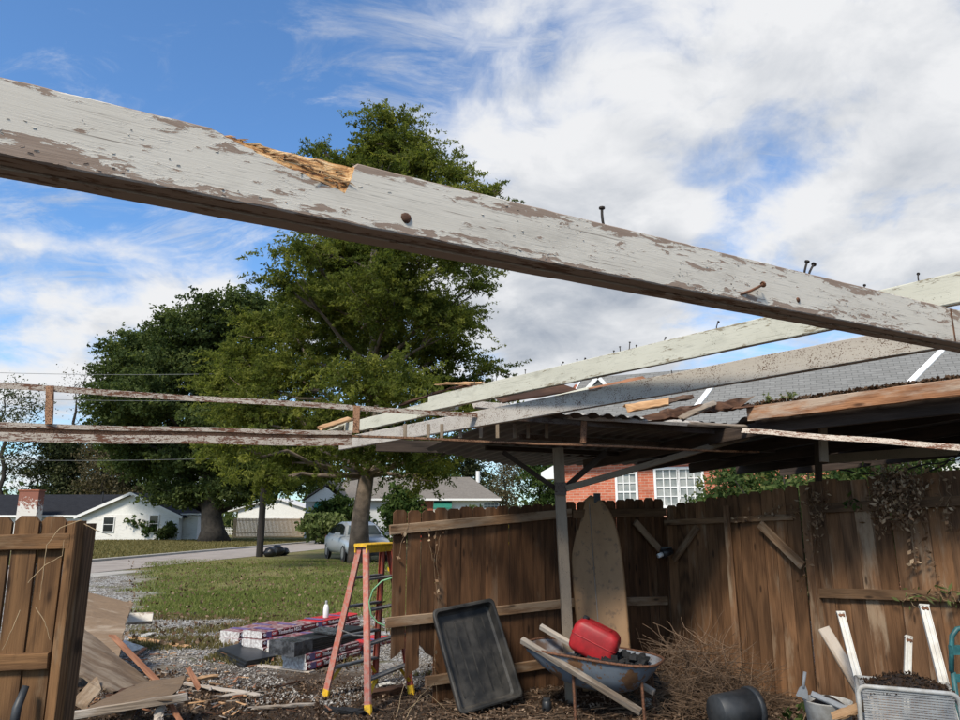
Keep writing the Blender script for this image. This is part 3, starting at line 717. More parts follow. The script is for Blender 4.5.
for a, b_ in ((vz(e0, ze), vz(r0, zR)), (vz(b0, ze), vz(r0, zR))):
    mb = MB(); mb.sweep((b_-a).length, .24, .05, 1); mb.build('rake_board', 'trim_white', bh, frame(a-u_*.04+Vector((0, 0, -.14)), b_-u_*.04+Vector((0, 0, -.14)), -u_))
mb = MB(); mb.prism([(-.25, -.22), (.25, -.22), (.25, .22), (-.25, -.02)], -.3, .3, Matrix.Rotation(R(90), 4, 'X')); mb.build('eave_return', 'trim_white', bh, basis(e0+u_*.12+n_*.2+Vector((0, 0, 2.95)), u_, n_, Vector((0, 0, 1))))
mb = MB(); L = (e1-e0).length; mb.box((L/2, 0, 0), (L, .12, .16)); mb.build('gutter', 'trim_white', bh, basis(vz(e0-n_*.07, ze-.1), u_, n_, Vector((0, 0, 1))))
# white flashing strips that run up the shingles
nr = (vz(r0, zR)-vz(e0, ze)).cross(u_).normalized(); nr = nr if nr.z > 0 else -nr
def roofhit(px, py):
    d = (at(px, py, 10)-Vector((0, 0, EYE))); o_ = Vector((0, 0, EYE)); q = vz(e0, ze)
    return o_+d*((q-o_).dot(nr)/d.dot(nr))
for (a, b_) in (((893, 400), (952, 341)), ((688, 418), (722, 374))):
    A, B = roofhit(*a), roofhit(*b_); mb = MB(); mb.sweep((B-A).length, .17, .05, 1); mb.build('flashing_strip', 'trim_white', rf, frame(A+nr*.02, B+nr*.02, nr))
# white siding at the far right of the wall
# windows: solved on the wall plane
def wallhit(px, py):
    d = (at(px, py, 10)-Vector((0, 0, EYE))); o_ = Vector((0, 0, EYE)); q = P0
    h = o_+d*((q-o_).dot(-n_)/d.dot(-n_)); return Mw.inverted() @ h
for (pa, pb, pt) in ((619, 635.5, 474), (658, 677, 469.5), (681, 701, 469)):
    a = wallhit(pa, pt+36); b_ = wallhit(pb, pt)
    window(bh, Mw @ T(a.x, a.y, 0), b_.x-a.x, b_.y-a.y, cols=3, rows=4, glass='curtain_glass', fw=.07, bar=.028)
sx_ = wallhit(888, 470).x
mb = MB(); mb.box(((sx_+LW)/2, 1.9, .02), (LW-sx_, 3.4, .05)); mb.build('siding_panel', 'siding_white', bh, Mw)
# chimney and small white dormer at the ridge end
q = P0+n_*run+u_*.45
mb = MB(); mb.box((0, 0, 0), (.75, .6, 1.2)); mb.build('chimney', 'brick_red', bh, basis(at(583, 386, q.y+1.4)+Vector((0, 0, -.35)), Vector((1, 0, 0)), Vector((0, 0, 1)), Vector((0, -1, 0))))
dm = at(598, 392, q.y-1.0)
mb = MB(); mb.prism([(-.34, -.3), (.34, -.3), (.34, .12), (0, .48), (-.34, .12)], -.9, 0, basis(dm, Vector((1, 0, 0)), Vector((0, 0, 1)), Vector((0, -1, 0)))); mb.build('dormer', 'shingle_grey', bh)
for s in (-1, 1):
    a = dm+Vector((s*.42, -.04, .05)); b_ = dm+Vector((0, -.04, .52)); mb = MB(); mb.sweep((b_-a).length, .13, .05, 1); mb.build('dormer_trim', 'trim_white', bh, frame(a, b_, (0, -1, 0)))

# ---- far fences
D = gr(280, 537.5).y; a0, a1 = at(233, 530, D-3), at(324, 530, D+4)
fz = thing('plank_fence', 'weathered tan privacy fence in front of the white garage', 'fence', (a0.x, a0.y, gz(D)))
L = (a1.xy-a0.xy).length; dv = (a1-a0); dv.z = 0; dv.normalize(); nv_ = Vector((dv.y, -dv.x, 0))
nb_ = int(L/.15); mb = MB()
for i in range(nb_):
    c = Vector((a0.x, a0.y, 0))+dv*(i+.5)*.15; z0 = gz(c.y)-.05
    mb.box((0, 0, 0), (.118, .02, 2.2+random.uniform(-.04, .04)), basis(c+Vector((0, 0, z0+1.1)), dv, -nv_, Vector((0, 0, 1))))
o = mb.build('boards', 'far_fence', fz); o['kind'] = 'stuff'
for zz in (.5, 1.9):
    mb = MB(); mb.sweep(L, .09, .04, 1); c = Vector((a0.x, a0.y, gz(a0.y)+zz))-nv_*.04; mb.build('rail', 'far_fence', fz, frame(c, c+dv, nv_))
pk = thing('picket_fence', 'short white picket fence beside the oak trunk', 'fence', gr(205, 535))
D = gr(205, 535).y
for i in range(24):
    c = at(197+i*1.5, 530, D); mb = MB(); mb.prism([(-.035, 0), (.035, 0), (.035, 1.0), (0, 1.08), (-.035, 1.0)], 0, .02); mb.build('picket', 'trim_white', pk, basis(Vector((c.x, D, gz(D))), Vector((1, 0, 0)), Vector((0, 0, 1)), Vector((0, -1, 0))))
for zz in (.3, .8):
    a, b_ = at(196, 530, D), at(233, 530, D); mb = MB(); mb.box(((a.x+b_.x)/2, D+.03, gz(D)+zz), (b_.x-a.x, .03, .08)); mb.build('rail', 'trim_white', pk)

# ================================================================== TREES
def limb(mb, a, b_, r0, r1, seg=5, wig=.12, sides=5, rise=0.0):
    a, b_ = Vector(a), Vector(b_); L = (b_-a).length; pts = []
    for i in range(seg+1):
        u = i/seg; p = a.lerp(b_, u); p.z += rise*L*math.sin(math.pi*u)
        if 0 < i < seg: p += Vector([random.gauss(0, wig*L*.25) for _ in range(3)])
        pts.append(p)
    mb.tube(pts, [r0+(r1-r0)*i/seg for i in range(seg+1)], sides); return pts
def tree(name, label, base, trunk_top, r0, r1, lobes, n_clump, per, spread, leaf, lm, bark='bark', elong=2.2, group=None, shell=.5, droop=.2, flare=1.5, limbs=True, cat='tree', spray=0.0):
    th = thing(name, label, cat, base, group)
    mb = MB(); b_ = Vector(base); tt = Vector(trunk_top); H = (tt-b_).length; pts = []; rad = []
    for i in range(13):
        u = i/12; p = b_.lerp(tt, u)
        if i: p += Vector((random.gauss(0, .012*H), random.gauss(0, .012*H), 0))*min(1, u*2)
        pts.append(p); rad.append((r0+(r1-r0)*u)*(1+(flare-1)*math.exp(-u*H/.55)))
    pts[0].z -= .15
    sides = 14; vs = []
    mb.tube(pts, rad, sides)
    def flute(v):
        v = Vector(v); d = Vector((v.x-b_.x, v.y-b_.y, 0)); a = math.atan2(d.y, d.x)
        return tuple(v+d*.06*math.sin(7*a+v.z))
    mb.v = [flute(v) for v in mb.v]
    if limbs:
        for c, r, w in lobes:
            c = Vector(c); zs = min(max(c.z-.45*((c.xy-b_.xy).length)-.5, b_.z+H*.18), tt.z-.2); u = (zs-b_.z)/H; s = b_.lerp(tt, u)
            pl = limb(mb, s, c, max(.05, (r0+(r1-r0)*u)*.42), .03, 6, .10, 5)
            for _ in range(4):
                e = c+Vector([random.uniform(-.8, .8)*k for k in r]); limb(mb, pl[-2 if random.random() < .5 else -3], e, .05, .012, 3, .15, 4)
    mb.build('trunk', bark, th, smooth=True)
    P, V = crown_points(lobes, n_clump, per, spread, shell, spray)
    v, f, vr = leaf_quads(P, leaf, elong, var=V, droop=droop)
    rawmesh('crown', v, f, vr, lm, th); return th
def L3(px, py, Y, rx, rz, w=None, ry=None):
    c = at(px, py, Y); k = Y/F*1.0
    rx, rz = rx*k, rz*k; return (tuple(c), (rx, ry or max(rx*.85, rz), rz), w or rx*rz)
# ---- the tall cypress in the front yard
D = gr(360, 563).y; base = on(361, D); top = at(384, 126, D)
cy = [(390, 126, 36, 16), (404, 146, 46, 15), (372, 150, 26, 12), (420, 163, 40, 13), (318, 152, 13, 10), (440, 178, 46, 15), (486, 194, 34, 9), (360, 180, 60, 18), (410, 205, 75, 20), (452, 215, 40, 14),
      (300, 250, 34, 14), (345, 255, 55, 20), (410, 255, 70, 24), (463, 262, 34, 14), (478, 285, 20, 8), (286, 282, 26, 14), (325, 300, 58, 24), (395, 300, 70, 28), (452, 318, 34, 14), (265, 330, 38, 18), (330, 340, 70, 26), (405, 345, 68, 26),
      (452, 352, 34, 12), (488, 368, 17, 9), (240, 362, 38, 18), (222, 385, 26, 16), (300, 378, 66, 24), (380, 385, 72, 26), (445, 385, 40, 16), (245, 408, 42, 20), (310, 418, 64, 22), (385, 425, 62, 20), (450, 412, 40, 12),
      (238, 445, 36, 16), (290, 455, 44, 18), (345, 450, 46, 14), (410, 452, 48, 14), (455, 445, 30, 10), (268, 478, 34, 10), (425, 476, 20, 14), (318, 474, 30, 9)]
lob = []
for i, (px, py, rx, rz) in enumerate(cy):
    Dd = D+random.uniform(-1, 1)*min(4.5, .02*(py-60))
    if i % 3 == 0: Dd -= 1.5
    lob.append(L3(px, py, Dd, rx*.80, rz*.98))
for k in range(16):                                              # the far side of the crown
    py = random.uniform(150, 440); wpx_ = 20+.33*(py-100); lob.append(L3(372+random.uniform(-1, 1)*wpx_, py, D+random.uniform(3, 5.5), 34, 16, 2.0))
tree('cypress_tree', 'tall feathery green cypress rising behind the rafters', base, top, .37, .06, lob, 5200, 84, .12, .062, 'leaf_cypress', 'bark', 2.8, shell=.30, droop=.15, flare=1.35, spray=.95)
# ---- live oak across the road
D = 66; base = on(216, D); top = at(205, 400, D)
ok = [(150, 352, 44, 20), (195, 330, 44, 22), (232, 308, 34, 16), (262, 320, 34, 20), (122, 372, 26, 18), (200, 368, 62, 24), (142, 398, 48, 22), (240, 372, 52, 30), (180, 420, 60, 26), (118, 425, 28, 18), (238, 425, 52, 26), (150, 455, 48, 18), (215, 462, 58, 18), (265, 460, 40, 20), (240, 490, 34, 14), (188, 492, 36, 12), (280, 480, 26, 14)]
lob = [L3(px, py, D+random.uniform(-4, 4), rx, rz) for px, py, rx, rz in ok]
tree('oak_tree', 'broad dark oak with thick trunk across the road', base, top, 1.0, .4, lob, 3600, 46, .36, .19, 'leaf_oak', 'bark_dark', 1.7, shell=.4, flare=1.5, spray=.8)
mb_ = [(188, 66, 'second oak'), ]
# ---- trees behind the white house and further off
def simple_tree(name, label, px, D, top_py, half, lm, n=520, per=30, leaf=.24, bark='bark_dark', nl=9, group=None, low=.35, spread=.6, shell=.3):
    b_ = on(px, D); tp = at(px, top_py, D); H = tp.z-b_.z; w = half*D/F; lob = []
    for k in range(nl):
        u = low+(1-low)*(k+.5)/nl; rr = w*(1.05-.75*abs(u-.55))
        a = random.uniform(0, 6.28); q = random.uniform(.15, .65)*w
        lob.append(((b_.x+math.cos(a)*q*(1.1-u*.5), b_.y+math.sin(a)*q*.8, b_.z+H*(u-.04)), (rr*.6, rr*.6, H*.11+.3), 1))
    lob.append(((tp.x, tp.y, tp.z-H*.07), (w*.35, w*.35, H*.07), .5))
    return tree(name, label, b_, b_.lerp(tp, .9), .018*H+.1, .05, lob, n, per, spread, leaf, lm, bark, 1.8, group, shell, .15, 1.3)
G = 'trees behind the houses'
simple_tree('pine_tree', 'thin open tree with bare limbs at the far left edge', 6, 95, 384, 36, 'leaf_pine', 210, 18, .18, nl=11, group=G, low=.45)
simple_tree('bare_tree', 'wispy nearly bare tree against blue sky left of the oak', 76, 105, 372, 34, 'leaf_tan', 120, 14, .15, nl=12, group=G, low=.4)
simple_tree('dark_tree', 'dark leafy tree behind the chimney of the white house', 62, 100, 440, 52, 'leaf_pine', 620, 40, .22, group=G, low=.2)
simple_tree('tan_tree', 'tan half-bare tree just left of the white gable', 105, 96, 447, 44, 'leaf_tan', 380, 30, .18, group=G, low=.15)
simple_tree('dark_tree', 'dark green tree filling the gap behind the white gable', 150, 102, 428, 60, 'leaf_oak', 620, 40, .23, group=G, low=.15)
simple_tree('dark_tree', 'dark evergreen rising behind the white garage', 322, 112, 446, 42, 'leaf_oak', 480, 40, .22, group=G, low=.1)
simple_tree('dark_tree', 'dense dark tree behind the ranch house roof, left of its vent', 425, 118, 440, 46, 'leaf_oak', 520, 40, .24, group=G, low=.1)
simple_tree('tan_tree', 'grey leafless tree right of the ranch roof', 505, 100, 462, 24, 'leaf_tan', 240, 24, .15, group=G, low=.1)
simple_tree('dark_tree', 'green tree beyond the post and left of the brick house', 540, 112, 448, 40, 'leaf_shrub', 460, 40, .22, group=G, low=.1)
simple_tree('dark_tree', 'rounded dark tree behind the right end of the ranch house', 470, 124, 446, 40, 'leaf_pine', 460, 40, .23, group=G, low=.1)
# far wood along the horizon
P = []
for k in range(420):
    px = random.uniform(-260, 1250); Dd = random.uniform(135, 160); h = random.uniform(3, 8.5)
    c = on(px, Dd); P.append(np.array([c.x, c.y, c.z+h*.5])+rng.normal(size=(34, 3))*np.array([1.8, 1.6, h*.28]))
P = np.concatenate(P); v, f, vr = leaf_quads(P, .8, 1.5); o = rawmesh('far_woods', v, f, vr, 'leaf_oak'); tag(o, 'low dark line of woods along the horizon', 'woods', kind='stuff')

def bush(name, label, px, D, w, h, lm, n=120, per=22, leaf=.1, spread=.14, group=None, z0=None, stems=5, cat='shrub'):
    b_ = on(px, D) if z0 is None else Vector((at(px, 500, D).x, D, z0)); th = thing(name, label, cat, b_, group)
    mb = MB()
    for k in range(stems):
        limb(mb, b_, b_+Vector((random.uniform(-.4, .4)*w, random.uniform(-.3, .3)*w, h*random.uniform(.6, .95))), .035, .008, 4, .1, 4)
    mb.build('stems', 'bark_dark', th)
    lob = [((b_.x+random.uniform(-.3, .3)*w, b_.y+random.uniform(-.25, .25)*w, b_.z+h*random.uniform(.3, .72)), (w*.32, w*.3, h*.3), 1) for _ in range(6)]
    Pp, V = crown_points(lob, n, per, spread, .35); Pp[:, 2] = np.maximum(Pp[:, 2], b_.z+.02)
    v, f, vr = leaf_quads(Pp, leaf, 1.9, var=V); rawmesh('foliage', v, f, vr, lm, th); return th
bush('garden_bush', 'leafy green bush between window and door of the white house', 149, gr(149, 539.5).y-2, 3.0, 2.5, 'leaf_shrub', 110, 20, .2, .25)
bush('round_shrub', 'clipped dark round shrub at the corner of the white house', 169, gr(170, 540).y-1, 1.7, 1.55, 'leaf_oak', 110, 20, .14, .16)
bush('round_shrub', 'clipped olive round shrub right of the white house', 190, gr(190, 539).y-1, 1.5, 1.45, 'leaf_shrub', 110, 20, .14, .16)
bush('pampas_clump', 'pale arching grassy clump at the end of the plank fence', 325, gr(325, 544).y, 3.6, 2.6, 'leaf_bush_light', 160, 22, .2, .25)
bush('hedge_bush', 'green bush behind the parked car', 343, 68, 4.6, 4.2, 'leaf_shrub', 260, 22, .22, .3)
bush('hedge_bush', 'tall light green bush right of the cypress trunk', 400, 52, 3.0, 4.2, 'leaf_shrub', 260, 22, .17, .25)
bush('hedge_bush', 'low green bush under the ranch house awning', 442, 72, 3.4, 2.6, 'leaf_shrub', 160, 22, .2, .25)
bush('hedge_bush', 'dark bush beside the ranch house end windows', 472, 70, 2.4, 3.2, 'leaf_oak', 140, 20, .2, .22)
bush('flower_bush', 'light green bush with yellow flowers left of the brick house', 530, 30, 2.6, 2.5, 'leaf_bush_light', 240, 22, .10, .16)
bush('flower_bush', 'flowering bush whose red and yellow tips clear the fence top', 500, 14, 3.4, 1.95, 'flower_mix', 50, 8, .05, .1)
bush('garden_bush', 'small dark bush at the foot of the ranch house brick panel', 420, 60, 2.6, 2.1, 'leaf_oak', 120, 20, .2, .22)
for px, D, w, h, lab in ((768, 14.5, 2.7, 3.05, 'left of three leafy green shrubs above the fence, partly covering a brick house window'), (798, 12.5, 2.9, 3.05, 'middle of three leafy green shrubs above the fence, widest crown'), (866, 11.5, 2.8, 2.95, 'right of three leafy green shrubs above the fence, nearest the dead vine')):
    bush('leafy_shrub', lab, px, D, w, h, 'leaf_myrtle', 620, 28, .055, .13, 'shrubs behind the fence', stems=9)
bush('thin_shrub', 'sparse dark shrub above the fence at right in front of white siding', 935, 9.5, 2.0, 2.9, 'leaf_oak', 90, 14, .05, .12, stems=9)
# ---- pole, wires, rubbish bags
D = gr(263, 557).y; p = on(263, D); pl = thing('utility_pole', 'dark wooden utility pole standing in the lawn', 'pole', p)
mb = MB(); mb.tube([p+Vector((0, 0, -.2)), p+Vector((0, 0, 4)), p+Vector((0.02, 0, 9.2))], [.17, .15, .12], 10); mb.build('shaft', 'pole_wood', pl)
mb = MB(); mb.box((p.x, p.y, p.z+8.7), (2.2, .12, .14)); mb.build('crossarm', 'pole_wood', pl)
for k, (ya, yb, z_) in enumerate(((371, 373, 0), (396, 400, 1), (459, 457, 2))):
    a = at(-60, ya, 33+k); b_ = at(263, yb, 34+k); pts = [a.lerp(b_, i/12)+Vector((0, 0, -.12*math.sin(math.pi*i/12))) for i in range(13)]
    mb = MB(); mb.tube(pts, .013, 4); tag(mb.build('power_line', 'wire'), ('uppermost thin power line crossing the sky at left', 'middle thin power line behind the rusty frame', 'lowest thin power line in front of the far trees')[k], 'wire', 'power lines')
def bag(label, c, r, mname='bag_black', name='rubbish_bag', sq=.75, cat='bag'):
    mb = MB(); rings = []
    for i in range(9):
        ph = math.pi*i/8; ring = []
        for k in range(14):
            a = 2*math.pi*k/14; q = Vector((math.sin(ph)*math.cos(a), math.sin(ph)*math.sin(a), math.cos(ph)*sq))
            q *= 1+.28*mnoise.noise(q*2.1+Vector(c)*3)+.12*mnoise.noise(q*6+Vector(c)); ring.append(Vector(c)+q*r)
        rings.append(ring)
    mb.loft(rings); return tag(mb.build(name, mname, smooth=True), label, cat)
for (px, py, r, lab) in ((270, 557, .32, 'black rubbish bag slumped against the pole foot'), (277, 556, .36, 'larger middle black rubbish bag beside the pole'), (283.5, 555.5, .26, 'small black rubbish bag farthest right of the pole')):
    q = gr(px, py); bag(lab, (q.x, q.y, q.z+r*.68), r)
# ================================================================== CARPORT FRAME
UP = Vector((0, 0, 1))
def beam(name, mats, parent, A, B, w, t, hint, n=6, jit=.0015, **k):
    """A, B: centre line ends; w is the dimension across hint, t along hint"""
    mb = MB(); L = (Vector(B)-Vector(A)).length; mb.sweep(L, w, t, n, jit=jit, **k); return mb.build(name, mats, parent, frame(A, B, hint))
def nail(parent, base, d, L=.075, r=.0032, bend=0.0, name='nail', m_='nail_steel'):
    d = Vector(d).normalized(); mb = MB(); s = d.orthogonal().normalized()
    pts = [Vector((0, 0, 0))-d*.012]+[d*(L*u)+s*bend*L*u*u for u in (.35, .7, 1.0)]
    mb.tube(pts, r, 6); e = (pts[-1]-pts[-2]).normalized(); mb.tube([pts[-1]-e*.001, pts[-1]+e*.0035], r*2.3, 8)
    return mb.build(name, m_, parent, T(Vector(base)))

# ---- the near header: two plies, flaking white paint, a splintered bite out of the top
A = at(0, 155, 1.09); B = at(955, 342.6, 2.72)
A, B = A-(B-A)*.10, B+(B-A)*.10
H = .14
hd = thing('header_beam', 'long near white header beam with flaking paint and splintered bite', 'beam', A)
u = (B-A).normalized(); nf = Vector((u.y, -u.x, 0)).normalized(); wv = nf.cross(u); wv = -wv if wv.z < 0 else wv
Lh = (B-A).length
Mh = basis(A+wv*H/2, u, wv, u.cross(wv))          # local: x along, y up, z towards us (nf)
Mi = Mh.inverted()
def face_hit(px, py):
    d = at(px, py, 10)-Vector((0, 0, EYE)); o_ = Vector((0, 0, EYE)); nn = Mh.col[2].xyz
    return Mi @ (o_+d*((Mh.translation-o_).dot(nn)/d.dot(nn)))
zf = Mh.col[2].xyz; sgn = 1 if zf.dot(nf) > 0 else -1
x0 = face_hit(212, 136).x; x1 = face_hit(356, 172).x; xm = face_hit(345, 186).x
t1 = .040
def bite(x):
    if x <= x0 or x >= x1: return 0
    if x < xm: return .074*((x-x0)/(xm-x0))**.8
    return .074*(1-(x-xm)/(x1-xm))**.8
mb = MB(); rings = []; NS = 520
for i in range(NS+1):
    x = Lh*i/NS; q = bite(x); e = .0012*mnoise.noise(Vector((x*9, 0, 1)))
    if q > 0: q += .006*mnoise.noise(Vector((x*40, 2, 0)))+.003*mnoise.noise(Vector((x*120, 5, 0))); q = max(.001, q)
    top = H/2+e; f = sgn
    ed = .003+.0018*mnoise.noise(Vector((x*22, 7, 0)))
    lo = -H/2+.0015*mnoise.noise(Vector((x*14, 4, 2)))
    rings.append([(x, lo+ed, 0), (x, top-max(q, ed), 0), (x, top-max(q*.72, ed*.5)+(.004*mnoise.noise(Vector((x*60, 9, 0))) if q else 0), -f*max(.006 if q else 0, ed*.5)),
                  (x, top-q*.28+(.006*mnoise.noise(Vector((x*45, 11, 0))) if q else 0), -f*max(.012+.004*mnoise.noise(Vector((x*50, 3, 3))) if q else 0, ed)), (x, top-(.004+.005*mnoise.noise(Vector((x*25, 13, 0))) if q else 0), -f*(.018 if q else .02)), (x, top, -f*t1), (x, lo, -f*t1), (x, lo, -f*ed)])
k = 8; vs_ = [v for r in rings for v in r]; fs = []; mi = []
for i in range(NS):
    xa = Lh*(i+.5)/NS
    for j in range(k):
        fs.append((i*k+j, i*k+(j+1) % k, (i+1)*k+(j+1) % k, (i+1)*k+j))
        b_ = bite(xa) > 0 and j in (1, 2, 3)
        mi.append(1 if b_ else (2 if j in (4, 5, 6, 7) else 0))
fs += [tuple(range(k-1, -1, -1)), tuple(NS*k+j for j in range(k))]; mi += [0, 0]
mb.add(vs_, fs, mi); mb.build('front_ply', ['peel_white', 'splinter_wood', 'peel_under'], hd, Mh)
mb = MB(); rings = []
for i in range(61):
    x = Lh*i/60; lo = -H/2-.004+.002*mnoise.noise(Vector((x*8, 1, 1))); rings.append([(x, lo, -sgn*(t1+.006)), (x, H/2-.006, -sgn*(t1+.006)), (x, H/2-.006, -sgn*(t1+.046)), (x, lo, -sgn*(t1+.046))])
mb.loft(rings); mb.build('rear_ply', 'peel_under', hd, Mh)
for k_ in range(34):                                               # splinters standing in the bite
    x = random.uniform(x0+.02, x1-.01); q = bite(x); y = H/2-q*random.uniform(.3, 1.0); L = random.uniform(.012, .045)
    mb = MB(); d = random.choice((-1, 1)); mb.tube([(0, 0, 0), (d*L*.5, .003, sgn*.004), (d*L, random.uniform(-.006, .009), sgn*random.uniform(.002, .012))], [.0025, .0018, .0003], 4)
    mb.build('splinter', random.choice(('raw_wood', 'tan_wood', 'raw_wood')), hd, Mh @ T(x, y, -sgn*(.006+.012*(1-q/.05))))
for (px, py, L) in ((280, 158, .03), (318, 172, .03)):              # dark shards across the bite
    c = face_hit(px, py); mb = MB(); mb.sweep(.030, .008, .006, 3, jit=.0015); mb.build('splinter', 'rot_wood', hd, Mh @ T(c.x-.01, c.y-.01, -sgn*.010) @ Matrix.Rotation(.6, 4, 'Z'))
mb = MB()                                                          # lifted, curling paint flakes
for k_ in range(420):
    x = random.uniform(0, Lh); y = -H/2+H*(random.random()**1.6)*.90+.005
    if mnoise.noise(Vector((x*3.2, y*14, 4))) < .02 or (bite(x) and y > H/2-bite(x)-.01): continue
    L = random.uniform(.003, .011); w_ = random.uniform(.0012, .0035); s = random.choice((-1, 1)); a = random.gauss(0, .25); lift = random.uniform(.0006, .0022)
    ex = Vector((math.cos(a), math.sin(a), 0)); ey = Vector((-math.sin(a), math.cos(a), 0))*s; z1 = Vector((0, 0, sgn)); o_ = Vector((x, y, 0))
    pts = [o_-ex*L*.5+z1*.0004, o_+ex*L*.5+z1*.0004, o_+ex*L*.45+ey*w_*.6+z1*lift*.4, o_-ex*L*.4+ey*w_*.6+z1*lift*.4, o_+ex*L*.3+ey*w_+z1*lift, o_-ex*L*.3+ey*w_*.9+z1*lift]
    mb.add(pts, [(0, 1, 2, 3), (3, 2, 4, 5)])
o = mb.build('paint_flakes', 'peel_white', hd, Mh); o['kind'] = 'stuff'
def bolt(px, py, r):
    c = face_hit(px, py); mb = MB(); rings = []
    for i in range(5):
        ph = i/4*math.pi/2; rings.append([(math.cos(a)*r*math.cos(ph)*(1+.1*math.sin(3*a)), math.sin(a)*r*math.cos(ph), sgn*r*.55*math.sin(ph)) for a in [2*math.pi*j/10 for j in range(10)]])
    mb.loft(rings); mb.build('bolt_head', 'rust_iron', hd, Mh @ T(c.x, c.y, 0), smooth=True)
bolt(406, 218, .0125); bolt(798, 300, .009)
pxn = face_hit(742, 294); d3 = (Mh.to_3x3() @ Vector((.9, .32, .35*sgn))).normalized(); nail(hd, Mh @ Vector((pxn.x, pxn.y, 0)), d3, .085, .0042, .15, m_='rust_iron')
for px, dd, L in ((611, (-.35, 1, .1), .05), (812, (.35, 1, .2), .05), (808, (-.05, 1, .3), .045)):
    c = face_hit(px, 260); nail(hd, Mh @ Vector((c.x, H/2, -sgn*.02)), Mh.to_3x3() @ Vector((dd[0], dd[1], sgn*dd[2])), L, .0036, .25)
c = face_hit(953, 326); mb = MB(); mb.box((0, 0, 0), (.006, .13, .003)); mb.build('hanger_plate', 'rust_iron', hd, Mh @ T(c.x-.004, 0, sgn*.003))

# ---- green-white rafter and grey rafter behind it
def rafter(name, label, A, B, w, t, matn, nails=0, side=Vector((-.8, -.6, 0)), splits=()):
    r = thing(name, label, 'rafter', A); d = (B-A).normalized()
    beam('board', matn, r, A, B, w, t, side, n=14, jit=.0018)
    for k in range(nails):
        u_ = (k+.5)/nails+random.uniform(-.03, .03)
        for q in range(1+(random.random() < .55)):
            p = A.lerp(B, u_)+d*q*.06+UP*(w/2); nail(r, p+Vector((random.uniform(-.008, .008), 0, 0)), (random.uniform(-.2, .2), random.uniform(-.2, .2), 1), random.uniform(.015, .05), .003, random.uniform(0, .9)*(random.random() < .5))
    return r
A2 = at(960, 288, 2.9); B2 = at(430, 404, 6.45); d2 = (B2-A2).normalized()
r2 = rafter('rafter', 'upper pale green rafter studded with nails, crossing behind the header', A2-d2*.9, B2, .135, .042, 'peel_green', 19)
A2b = B2-d2*.35+Vector((.05, .03, -.02)); B2b = at(338, 431, 8.1)
r2b = rafter('rafter', 'short pale green rafter tail spliced onto the upper rafter beyond the frame', A2b, B2b, .125, .04, 'peel_green', 3)
A3 = at(925, 338, 3.35); B3 = at(341, 444, 7.6); d3_ = (B3-A3).normalized()
r3 = rafter('rafter', 'lower grey speckled rafter running under the green one', A3-d3_*1.0, B3, .128, .045, 'peel_grey', 0)
nail(r2, at(672, 372, 4.55), (.3, .1, -1), .06, .003, .8)

# ---- the long steel frame under the rafters
def truss_top(px, py): return at(px, py, Yt(px))
L0 = Vector((-2.97, 4.4)); L1 = Vector((5.75, 8.7))
def Yt(px):
    """distance at which a photo column meets the frame's vertical plane"""
    k = (px-480)/721.0/.978/1.02; d = L1-L0; s = (k*L0.y-L0.x)/(d.x-k*d.y); return L0.y+d.y*s
tr = thing('steel_frame', 'long rusty angle-iron frame spanning the carport under the rafters', 'frame', (0, 6, 0))
def angle_iron(name, A, B, leg, matn, parent, th=.006, up=1, n=8, back=.045):
    """L profile: upright leg facing us, flat leg behind"""
    M = frame(A, B, (0.44, -.9, 0)); L = (B-A).length
    sec = [(0, 0), (leg, 0), (leg, -th), (th, -th), (th, -back), (0, -back)]
    if up < 0: sec = [(-y, z) for y, z in sec]
    mb = MB(); rings = []
    for i in range(n+1):
        x = L*i/n; o_ = .004*math.sin(i*1.7); rings.append([(x, y+o_, z) for y, z in sec])
    mb.loft(rings); return mb.build(name, matn, parent, M)
tA = at(-60, 379, Yt(-60)); tM = at(492, 414, Yt(492)); 
tB = at(1010, 451, Yt(1010))
angle_iron('top_chord', tA, tM, .038, 'rust_white', tr, up=-1)
tN = at(745, 431, Yt(745))
angle_iron('top_chord', tM+Vector((.0, .01, 0)), tN, .045, 'rust_dark', tr, up=-1)  # stretch under the roof: its shade is put into a darker finish
angle_iron('top_chord', at(743, 428, 5.75), at(1010, 448, 4.4), .046, 'rust_white', tr, up=-1)
bA = at(-60, 431, Yt(-60)); bM = at(352, 438, Yt(352)); bN = at(760, 456, Yt(760)); bE = at(1010, 466, Yt(1010))
angle_iron('bottom_chord', bA+Vector((0, 0, .028)), bM+Vector((0, 0, .022)), .030, 'rust_white', tr, up=1, back=.08)
angle_iron('web_plate', bA+Vector((0, .02, .024)), bM+Vector((0, .02, .020)), .03, 'rust_brown', tr, up=-1, back=.03)
o = angle_iron('bottom_chord', bA+Vector((0, -.005, -.004)), bM+Vector((0, -.005, -.004)), .055, 'rust_white', tr, up=-1)
angle_iron('bottom_chord', bM+Vector((0, 0, .008)), bN+Vector((0, 0, .03)), .016, 'rust_brown', tr, up=1, back=.05)
for px, pt, pb in ((50, 386, 424), (357, 406, 433), (584, 421, 443)):
    a, b_ = at(px, pt, Yt(px)-.012), at(px-1, pb, Yt(px)-.012); beam('upright', 'rust_brown', tr, a, b_, .05, .012, (0, -1, 0), n=3)
